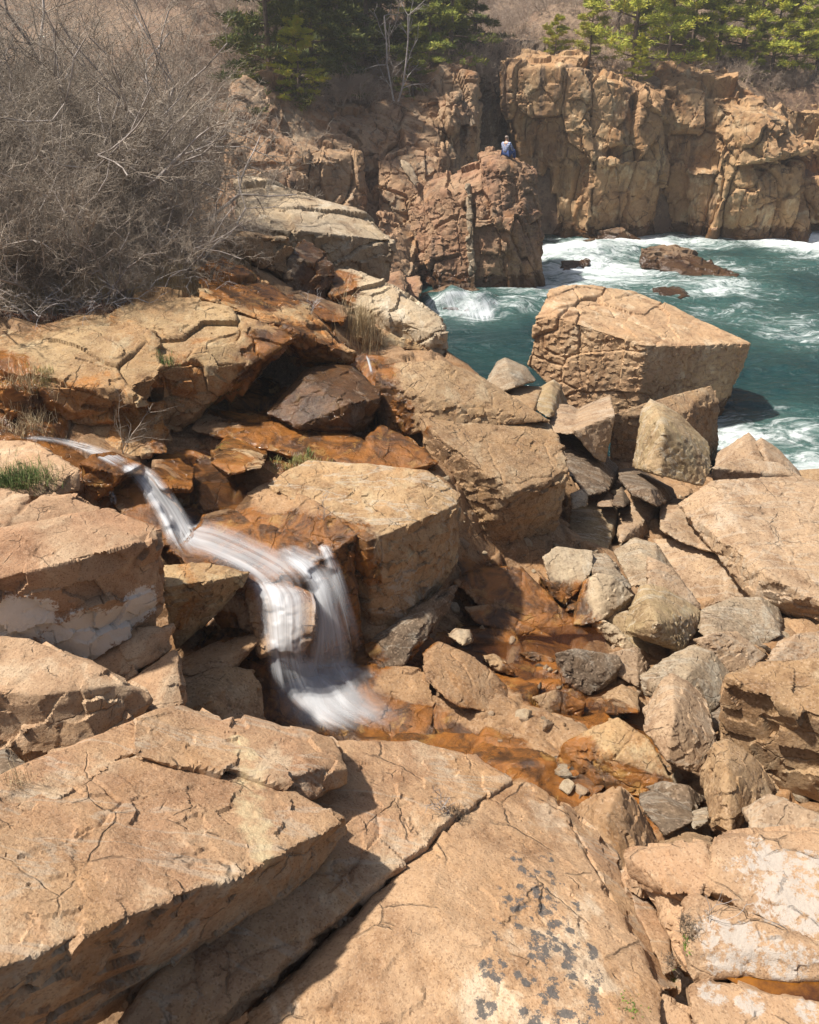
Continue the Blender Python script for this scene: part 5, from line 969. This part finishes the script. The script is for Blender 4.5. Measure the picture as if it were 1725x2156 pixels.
# ------------------------------------------------------------------ trees
def leaf_mat(name, a, b, c):
    m = NT(name); tc = m.n('ShaderNodeTexCoord').outputs['Object']
    col = m.mix(m.ramp(m.noise(tc, .9, 3), .35, .65), a, b); col = m.mix(m.ramp(m.noise(tc, 2.6, 3), .52, .68), col, c)
    m.set(m.b.inputs['Base Color'], col); m.b.inputs['Roughness'].default_value = .6
    m.set(m.b.inputs['Subsurface Weight'], 0.0); m.b.inputs['Specular IOR Level'].default_value = .2
    return m.m
LM = {'bright': leaf_mat('bright_pine_needles', (.26, .30, .04), (.44, .44, .05), (.58, .48, .06)), 'mid': leaf_mat('green_spruce_needles', (.13, .17, .03), (.25, .27, .04), (.45, .40, .05)), 'dark': leaf_mat('dark_spruce_needles', (.06, .085, .025), (.13, .15, .03), (.28, .26, .04))}
def make_tree(name, seed, H, rad, mat, z0=.18, nb=46, cone=.8, tuft_l=.25, per=17, gap=.25, nw=11):
    r_ = random.Random(seed); root = empty(name, (0, 0, 0)); tr_, br = [], []
    p = Vector((0, 0, -.3)); n = 10; bend = [Vector((0, 0, 0))]
    for i in range(n):
        q = Vector((math.sin(i*.7+seed)*.03*H/6, math.cos(i*.9+seed)*.03*H/6, H*(i+1)/n)); tr_.append((*p, *q, .02*H*(1-i/n)+.012, .02*H*(1-(i+1)/n)+.01)); p = q
    tips = []
    for b in range(nb):
        t = z0+(1-z0)*min(.995, (round((b+r_.random())/nb*nw)/nw)**.92+r_.gauss(0, .012)); a = b*2.399+r_.gauss(0, .3)
        Lb = rad*((1-t)**cone*.95+.10)*r_.uniform(.6, 1.2)*(1 if r_.random() > gap*.4 else .4); z = t*H
        d = Vector((math.cos(a), math.sin(a), .05+.35*t)).normalized(); p = Vector((0, 0, z)); k = 5
        for i in range(k):
            d = (d+Vector((r_.gauss(0, .10), r_.gauss(0, .10), r_.gauss(-.02, .08)))).normalized(); q = p+d*Lb/k
            br.append((*p, *q, .05*Lb*(1-i/k)*.35+.006, .05*Lb*(1-(i+1)/k)*.35+.005))
            if i >= 1:
                for s in range(3 if i < 4 else 5):
                    sd = (d*.6+Vector((r_.gauss(0, .8), r_.gauss(0, .8), r_.gauss(.03, .10)))).normalized(); l = Lb*.26*r_.uniform(.5, 1.2)
                    e = q+sd*l; br.append((*q, *e, .008, .004)); tips += [(e, sd), (q+sd*l*.5, sd)]
            p = q
        tips.append((p, d))
    V, F = [], []
    for e, d in tips:
        for k in range(per):
            ax = Vector((r_.gauss(0, 1), r_.gauss(0, 1), r_.gauss(.30, .45))).normalized(); dd = (d*.5+ax).normalized(); l = tuft_l*r_.uniform(.5, 1.1)
            s = dd.cross(Vector((r_.random(), r_.random(), r_.random()))).normalized()*l*.085; o = e+Vector((r_.gauss(0, .05), r_.gauss(0, .05), r_.gauss(0, .04))); i = len(V)
            V += [o-s*.4, o+dd*l*.5-s, o+dd*l, o+dd*l*.5+s]; F.append((i, i+1, i+2, i+3))
    v, f = tubes(tr_, 7); link('trunk', mesh_np('trunk', v, f, True), MW['trunk'], root)
    v, f = tubes(br, 4); link('limb', mesh_np('limb', v, f), MW['trunk'], root)
    link('crown', mesh_np('crown', np.array([tuple(q) for q in V]), np.array(F)), LM[mat], root)
    return root
TP = {'b1': make_tree('pine_tree', 1, 6.0, 2.4, 'bright', .12), 'b2': make_tree('pine_tree', 2, 6.0, 2.3, 'bright', .22, 40, .6, gap=.6), 'b3': make_tree('pine_tree', 3, 6.0, 2.0, 'bright', .3, 34, .5, gap=.7),
      'm1': make_tree('spruce_tree', 4, 7.0, 2.0, 'mid', .05, 52, .75), 'm2': make_tree('spruce_tree', 5, 7.0, 2.3, 'mid', .15, 44, .6, gap=.5),
      'y1': make_tree('spruce_tree', 12, 6.0, 2.2, 'bright', .10, 40, .6, gap=.5), 'd1': make_tree('spruce_tree', 6, 8.0, 2.6, 'dark', .04, 56, .7, .34), 'd2': make_tree('spruce_tree', 7, 8.0, 2.2, 'dark', .1, 48, .6, .3, gap=.5)}
def hxy(px, Y): return ray(px, 60)[0]*Y
rt = [(1173, 51, 'b3', .50, 'small lone pine standing left above the cliff cleft'), (1247, 50.5, 'b2', .62, 'thin pine second from the left on the cliff top'), (1342, 48.7, 'b1', 1.2, 'big bright green pine on the cliff edge'), (1355, 47.4, 'b1', .36, 'low bushy pine hanging over the cliff edge under the big pine'),
      (1415, 52, 'b2', 1.05, 'pine just right of the big bright pine'), (1462, 54, 'm2', 1.0, 'darker pine trunk in the middle of the right grove'), (1500, 50.6, 'b1', .36, 'young bright pine among the dry grass in front of the right grove'), (1520, 53, 'b3', 1.15, 'tall thin pine in the right grove behind the young pine'),
      (1572, 52.5, 'b2', 1.05, 'pine with bare lower trunk right of the middle of the grove'), (1600, 50.4, 'm1', .42, 'small dark spruce in front of the right grove'), (1640, 51.5, 'b3', .95, 'gappy pine third from the right edge'), (1690, 50.5, 'b2', .85, 'pine near the right picture edge above the pale boulders'), (1735, 52.5, 'b1', 1.1, 'pine cut off by the right picture edge'),
      (1300, 56, 'b3', 1.1, 'pine at the top edge behind the big bright pine'), (1385, 58, 'm1', 1.1, 'pine at the top edge between the big bright pine and the grove'), (1600, 58, 'b2', 1.2, 'pine at the top edge in the back of the right grove')]
for i, (px, Y, k, sc, lab) in enumerate(rt):
    x = hxy(px, Y); put(TP[k], (x, Y, hz(x, Y)-.15), i*2.1, (sc, sc, sc*1.05), lab, 'pine tree', 'pines on the cliff top at right')
lt = [(560, 39, 'd1', 1.0, 'large dark spruce at the edge of the bare shrubs'), (622, 38.2, 'y1', .55, 'spruce with bright yellow tips beside the bare shrubs'), (655, 41, 'd1', .85, 'dark spruce behind the yellow tipped one'), (710, 43.5, 'd2', 1.05, 'dark spruce with a visible dark trunk, left of the birch'), (770, 47, 'd2', 1.05, 'dark spruce high behind the birch'),
      (868, 43.8, 'm1', .50, 'low green spruce leaning over the left cliff'), (905, 45.5, 'm1', .85, 'green spruce right of the birch'), (950, 47.5, 'm2', .95, 'grey green spruce beside the pale bare bush'), (1000, 53, 'd2', .9, 'dark spruce at the top edge above the pale bare bush'), (860, 53, 'd1', 1.1, 'dark spruce at the top edge behind the birch'), (640, 50, 'd1', 1.2, 'dark spruce at the top edge behind the yellow tipped one'), (735, 51, 'd1', 1.1, 'dark spruce at the top edge left of the birch top'), (800, 50, 'd2', 1.0, 'dark spruce at the top edge just behind the birch top'), (920, 51, 'd1', 1.0, 'dark spruce at the top edge right of the birch'), (580, 45, 'd2', 1.1, 'dark spruce rising behind the shrub edge'), (690, 46.5, 'm2', .9, 'olive green spruce between the dark ones, left of the birch')]
for i, (px, Y, k, sc, lab) in enumerate(lt):
    x = hxy(px, Y); put(TP[k], (x, Y, hz(x, Y)-.15), i*1.7, sc, lab, 'spruce tree', 'spruces above the left cliff')
# birch
s_ = [[] for _ in range(4)]; r_ = random.Random(9)
for dd in ((-.12, 0, 1), (.22, 0, 1)): grow(s_, Vector((0, 0, -.1)), Vector(dd).normalized(), 3.4, .045, 0, 3, (7, 6, 5, 0), .13, .02, .42, .5, r_)
root = empty('birch_tree', (0, 0, 0)); V, F = tubes(s_[0], 6); link('trunk', mesh_np('trunk', V, F, True), MW['birch'], root); V, F = tubes(sum(s_[1:], []), 3); link('crown', mesh_np('crown', V, F), MW['birch'], root)
x = hxy(832, 42.5); put(root, (x, 42.5, hz(x, 42.5)-.1), 0, 1.15, 'leafless white birch leaning over the left cliff', 'birch', None)
# bare bushes on the hillside
BB = [make_shrub('bare_bush', 50+k, ('twigp', 'twigp'), stems=12, H=.9, spread=1.0, kids=(7, 6, 4), wob=.22, r0=.016) for k in range(2)]
for bpr in BB:
    for chd in bpr.children:   # thicken for the distance they are seen from
        pass
bb = [(1060, 49, 2.3, 'big pale bare bush at the head of the cliff cleft'), (1020, 51, 2.0, 'pale bare bush left of the biggest one at the cleft head'), (1100, 52.5, 2.0, 'pale bare bush right behind the biggest one'), (1010, 47.5, 1.0, 'small bare bush hanging into the cleft'), (985, 50, 1.4, 'bare bush between the spruces and the cleft'),
      (1210, 49.5, .9, 'low bare bush under the thin pine'), (1280, 49.8, .9, 'low bare bush left of the big bright pine'), (1440, 49.8, .9, 'low bare bush right of the big bright pine'), (1530, 50, 1.0, 'bare bush in front of the right grove, left one'), (1580, 49.6, 1.0, 'bare bush in front of the right grove, middle one'), (1640, 49.8, 1.0, 'bare bush in front of the right grove, right one'), (1700, 50, .9, 'bare bush at the right edge of the cliff top'),
      (690, 39.5, 1.0, 'brown bare bush above the left cliff, left one'), (745, 41, 1.1, 'brown bare bush above the left cliff below the birch'), (795, 41.6, .9, 'brown bare bush just left of the birch foot'), (720, 40.2, .8, 'low brown bare bush on the left cliff slope'), (880, 46, 1.2, 'bare bush behind the low green spruce'), (640, 38.5, .9, 'bare bush at the foot of the yellow tipped spruce')]
for i, (px, Y, sc, lab) in enumerate(bb):
    x = hxy(px, Y); put(BB[i % 2], (x, Y, hz(x, Y)-.1), i*1.3, (sc*1.1, sc*1.1, sc), lab, 'bush', 'bare bushes on the hillside')
# scrub over the hillside: nobody could count it
rnd = random.Random(8); sg = [[] for _ in range(3)]; Vb, Fb = [], []
HX = np.arange(-16, 30, .5); HY = np.arange(36, 80, .5); HZ = hill_z(*np.meshgrid(HX, HY))
def hzf(x, y): return float(HZ[min(max(int((y-36)/.5), 0), len(HY)-1), min(max(int((x+16)/.5), 0), len(HX)-1)])
for k in range(3200):
    Y = 38+rnd.random()**1.3*34; x = rnd.uniform(-.25*Y, .55*Y)
    if Y < np.interp(x, [-20, -10, -7, -3, -1, 3.2, 3.6, 6.2, 6.5, 14, 30], [30, 36, 39, 43, 45, 47.5, 53, 53, 49.5, 50, 50]): continue
    for j in range(3):
        grow(sg, Vector((x+rnd.gauss(0, .3), Y+rnd.gauss(0, .3), hzf(x, Y)-.1)), Vector((rnd.gauss(0, .5), rnd.gauss(0, .5), 1)).normalized(), rnd.uniform(.5, 1.1), .016, 0, 2, (6, 5, 0), .2, .02, .55, .62, rnd)
S_ = np.array(sum(sg, [])); S_[:, 6:] = np.maximum(S_[:, 6:], .006)
V, F = tubes(S_, 3); tag(link('hillside_scrub', mesh_np('hillside_scrub', V, F), MW['twigp']), 'leafless brown scrub covering the hillside between the trees', 'scrub', None, 'stuff')
def plg():
    while True:
        Y = 40+rnd.random()**1.6*25; x = rnd.uniform(-.2*Y, .53*Y)
        if Y > np.interp(x, [-20, -10, -7, -3, -1, 3.2, 3.6, 6.2, 6.5, 14, 30], [30, 35, 38, 42, 44, 46.5, 52, 52, 48, 48.5, 49]): return Vector((x, Y, hzf(x, Y)-.05))
V, F = blades(16000, plg, .40, .022, .4, rnd); tag(link('hillside_grass', blade_mesh('hillside_grass', V, F), MG['dry']), 'straw coloured grass on the cliff top and hillside', 'grass', None, 'stuff')

# ------------------------------------------------------------------ the person on the stack
def skin(name, verts, edges, radii, mat, parent, root_i=0, sub=2):
    me = bpy.data.meshes.new(name); me.from_pydata(verts, edges, []); o = bpy.data.objects.new(name, me); C.objects.link(o)
    md = o.modifiers.new('skin', 'SKIN'); md.use_smooth_shade = True
    for v, r in zip(me.skin_vertices[0].data, radii): v.radius = (r, r) if not isinstance(r, tuple) else r
    me.skin_vertices[0].data[root_i].use_root = True
    ss = o.modifiers.new('sub', 'SUBSURF'); ss.levels = sub; ss.render_levels = sub
    dg = bpy.context.evaluated_depsgraph_get(); out = bpy.data.meshes.new_from_object(o.evaluated_get(dg)); bpy.data.objects.remove(o)
    out.name = name; out.polygons.foreach_set('use_smooth', np.ones(len(out.polygons), dtype=bool)); out.materials.clear()
    return link(name, out, mat, parent)
def plain(name, col, rough=.8):
    m = NT(name); tc = m.n('ShaderNodeTexCoord').outputs['Object']
    m.set(m.b.inputs['Base Color'], m.mix(m.noise(tc, 40, 3), col, tuple(c*.7 for c in col))); m.b.inputs['Roughness'].default_value = rough; return m
SKIN_M = plain('skin', (.50, .30, .21), .5).m; JEAN = plain('blue_denim', (.05, .10, .28)).m; HAIR = plain('grey_hair', (.34, .27, .22)).m; SHOE = plain('shoe', (.05, .04, .04)).m
m = NT('plaid_shirt'); tc = m.n('ShaderNodeTexCoord').outputs['Object']; sx = m.n('ShaderNodeSeparateXYZ'); m.set(sx.inputs[0], tc)
gr = lambda s, k: m.math('GREATER_THAN', m.math('FRACT', m.math('MULTIPLY', s, k)), .5)
h_ = m.math('MULTIPLY', m.math('ADD', gr(sx.outputs[0], 13.), gr(sx.outputs[2], 13.)), .5)
m.set(m.b.inputs['Base Color'], m.mix(h_, (.50, .56, .68), (.02, .04, .16))); m.b.inputs['Roughness'].default_value = .85; SHIRT = m.m
seat, _n = hit(1066, 329); seat = seat + Vector((0, .05, 0)); seat.z = ground(seat.x, seat.y, seat.z+1.5).z
per = empty('person', seat, R(-38)); per.scale = (.88, .88, .88); tag(per, 'seated person in a blue and white plaid shirt and jeans on the sea stack', 'person')
bv = [(0, 0, .10), (0, -.02, .28), (0, -.03, .46), (0, 0, .54), (0, .02, .60), (0, .03, .68), (0, .03, .76),
      (-.17, -.01, .50), (-.25, .10, .28), (-.14, .30, .24), (-.10, .36, .24), (.17, -.01, .50), (.25, .10, .28), (.14, .30, .24), (.10, .36, .24),
      (-.10, .04, .10), (-.14, .42, .22), (-.13, .50, -.18), (-.13, .60, -.22), (.10, .04, .10), (.14, .42, .22), (.13, .52, -.18), (.13, .62, -.22)]
be = [(0, 1), (1, 2), (2, 3), (3, 4), (4, 5), (5, 6), (3, 7), (7, 8), (8, 9), (9, 10), (3, 11), (11, 12), (12, 13), (13, 14), (0, 15), (15, 16), (16, 17), (17, 18), (0, 19), (19, 20), (20, 21), (21, 22)]
bw = [(.15, .12), (.14, .10), (.15, .10), .07, .05, (.085, .10), (.08, .09), .06, .045, .03, .03, .06, .045, .03, .03, .10, .075, .05, .04, .10, .075, .05, .04]
skin('body', bv, be, bw, SKIN_M, per)
skin('shirt', [(0, 0, .12), (0, -.02, .28), (0, -.03, .46), (0, 0, .55), (-.18, -.01, .50), (-.26, .10, .28), (-.16, .28, .24), (.18, -.01, .50), (.26, .10, .28), (.16, .28, .24)], [(0, 1), (1, 2), (2, 3), (2, 4), (4, 5), (5, 6), (2, 7), (7, 8), (8, 9)],
     [(.175, .14), (.165, .125), (.185, .125), .075, .085, .065, .05, .085, .065, .05], SHIRT, per)
skin('trousers', [(0, 0, .08), (-.11, .04, .10), (-.14, .42, .22), (-.13, .50, -.14), (.11, .04, .10), (.14, .42, .22), (.13, .52, -.14)], [(0, 1), (1, 2), (2, 3), (0, 4), (4, 5), (5, 6)], [(.17, .14), .12, .09, .065, .12, .09, .065], JEAN, per)
skin('hair', [(0, .0, .70), (0, 0, .76), (0, .03, .80)], [(0, 1), (1, 2)], [(.09, .08), (.105, .11), .09], HAIR, per)
for s in (-1, 1): skin('shoe', [(.13*s, .52, -.21), (.13*s, .66, -.23)], [(0, 1)], [.05, .04], SHOE, per)

# rust coloured puddle in the near ledge
pp = pts_of([(1530, 2060, 'P1-.07'), (1600, 2030, 'P1-.07'), (1850, 2030, 'P1-.07'), (1850, 2150, 'P1-.07'), (1620, 2110, 'P1-.07')])
bm = bmesh.new(); vs = [bm.verts.new(p) for p in pp]; bm.faces.new(vs); bmesh.ops.subdivide_edges(bm, edges=bm.edges, cuts=4, use_grid_fill=True)
me = bpy.data.meshes.new('puddle'); bm.to_mesh(me); bm.free()
m = NT('rust_puddle'); tc = m.n('ShaderNodeTexCoord').outputs['Object']
m.set(m.b.inputs['Base Color'], m.mix(m.ramp(m.noise(tc, 5, 6, .7), .35, .65), (.05, .018, .006), (.22, .085, .012))); m.b.inputs['Roughness'].default_value = .08
tag(link('puddle', me, m.m), kind='structure')

# rust coloured standing water in the hollow of the bedrock
def pool(name, z, poly, col, a):
    P = [atz(x, y, z) for x, y in poly]; bm = bmesh.new(); bm.faces.new([bm.verts.new(p) for p in P]); bmesh.ops.triangulate(bm, faces=bm.faces)
    me = bpy.data.meshes.new(name); bm.to_mesh(me); bm.free(); m = NT(name); tc = m.n('ShaderNodeTexCoord').outputs['Object']
    m.b.inputs['Base Color'].default_value = (*col, 1); m.b.inputs['Roughness'].default_value = .04; m.b.inputs['Alpha'].default_value = a
    m.set(m.b.inputs['Normal'], m.bump(m.noise(tc, 7, 4, .6), .25, .03)); tag(link(name, me, m.m), kind='structure')
pool('pool_water', 1.37, [(870, 1400), (960, 1290), (1020, 1230), (1200, 1260), (1270, 1330), (1290, 1400), (1320, 1480), (1300, 1560), (1100, 1560), (900, 1500)], (.06, .02, .005), .34)
pool('stream_pool', 3.10, [(390, 1000), (420, 970), (520, 960), (580, 1000), (520, 1060), (430, 1075)], (.03, .015, .008), .45)

# sea haze
bm = bmesh.new(); bmesh.ops.create_cube(bm, size=1.0)
for v in bm.verts: v.co = Vector((40+v.co.x*212, 74+v.co.y*164, 21+v.co.z*52))
me = bpy.data.meshes.new('haze'); bm.to_mesh(me); bm.free()
hm = bpy.data.materials.new('haze'); hm.use_nodes = True; hm.cycles.homogeneous_volume = True; hn = hm.node_tree; hn.nodes.remove(hn.nodes['Principled BSDF'])
pv = hn.nodes.new('ShaderNodeVolumePrincipled'); pv.inputs['Color'].default_value = (.97, .96, .95, 1); pv.inputs['Density'].default_value = .0010; pv.inputs['Anisotropy'].default_value = .2
hn.links.new(pv.outputs[0], hn.nodes['Material Output'].inputs['Volume']); tag(link('haze', me, hm), kind='stuff')

# small loose stones in the gaps
ST = []
for k in range(5):
    r_ = random.Random(300+k); P = [Vector((r_.gauss(0, 1), r_.gauss(0, .8), r_.gauss(0, .6))).normalized()*r_.uniform(.7, 1.1)*.5 for _ in range(11)]
    bm = hull_bm(P); bmesh.ops.bevel(bm, geom=bm.edges[:], offset=.035, segments=2, affect='EDGES'); bmesh.ops.subdivide_edges(bm, edges=bm.edges[:], cuts=2, use_grid_fill=True)
    me = bpy.data.meshes.new('loose_stone'); bm.to_mesh(me); bm.free(); Pn = co(me); Nn = nrm(me); Pn += Nn*(fbm(Pn*4+k*9, 4, k)*.05)[:, None]; me.vertices.foreach_set('co', Pn.astype(np.float32).ravel()); me.update()
    me.polygons.foreach_set('use_smooth', np.ones(len(me.polygons), dtype=bool)); me.set_sharp_from_angle(angle=R(35)); me.materials.append(G[['pile', 'mid', 'grey', 'pale', 'dark'][k]]); ST.append(me)
r_ = random.Random(77); cnt = 0; DG2 = bpy.context.evaluated_depsgraph_get(); DG2.update()
for t in range(1400):
    if cnt >= 75: break
    px, py = (r_.uniform(1120, 1700), r_.uniform(960, 1780)) if t % 3 else (r_.uniform(380, 1150), r_.uniform(880, 1560))
    d = (at(px, py, 10)-CAMO).normalized(); ok, loc, n, i, ob, mt = scene.ray_cast(DG2, CAMO, d)
    if not ok or ob.name != 'bedrock': continue
    kk = r_.randrange(5); o = link('loose_stone', ST[kk], loc=loc); zone = 'stream bed' if px < 1120 else ('wet hollow below the pile' if py > 1350 else 'dry boulder pile'); tn = ['pinkish', 'brown', 'grey', 'pale', 'dark'][kk]; sc = .05+.16*r_.random()**2; o.scale = (sc*1.2, sc, sc*.8); o.rotation_euler = (r_.gauss(0, .5), r_.gauss(0, .5), r_.uniform(0, 6.28))
    tag(o, 'small %s loose stone in the %s' % (tn, zone), 'stone', 'small %s loose stones of the %s' % (tn, zone)); cnt += 1
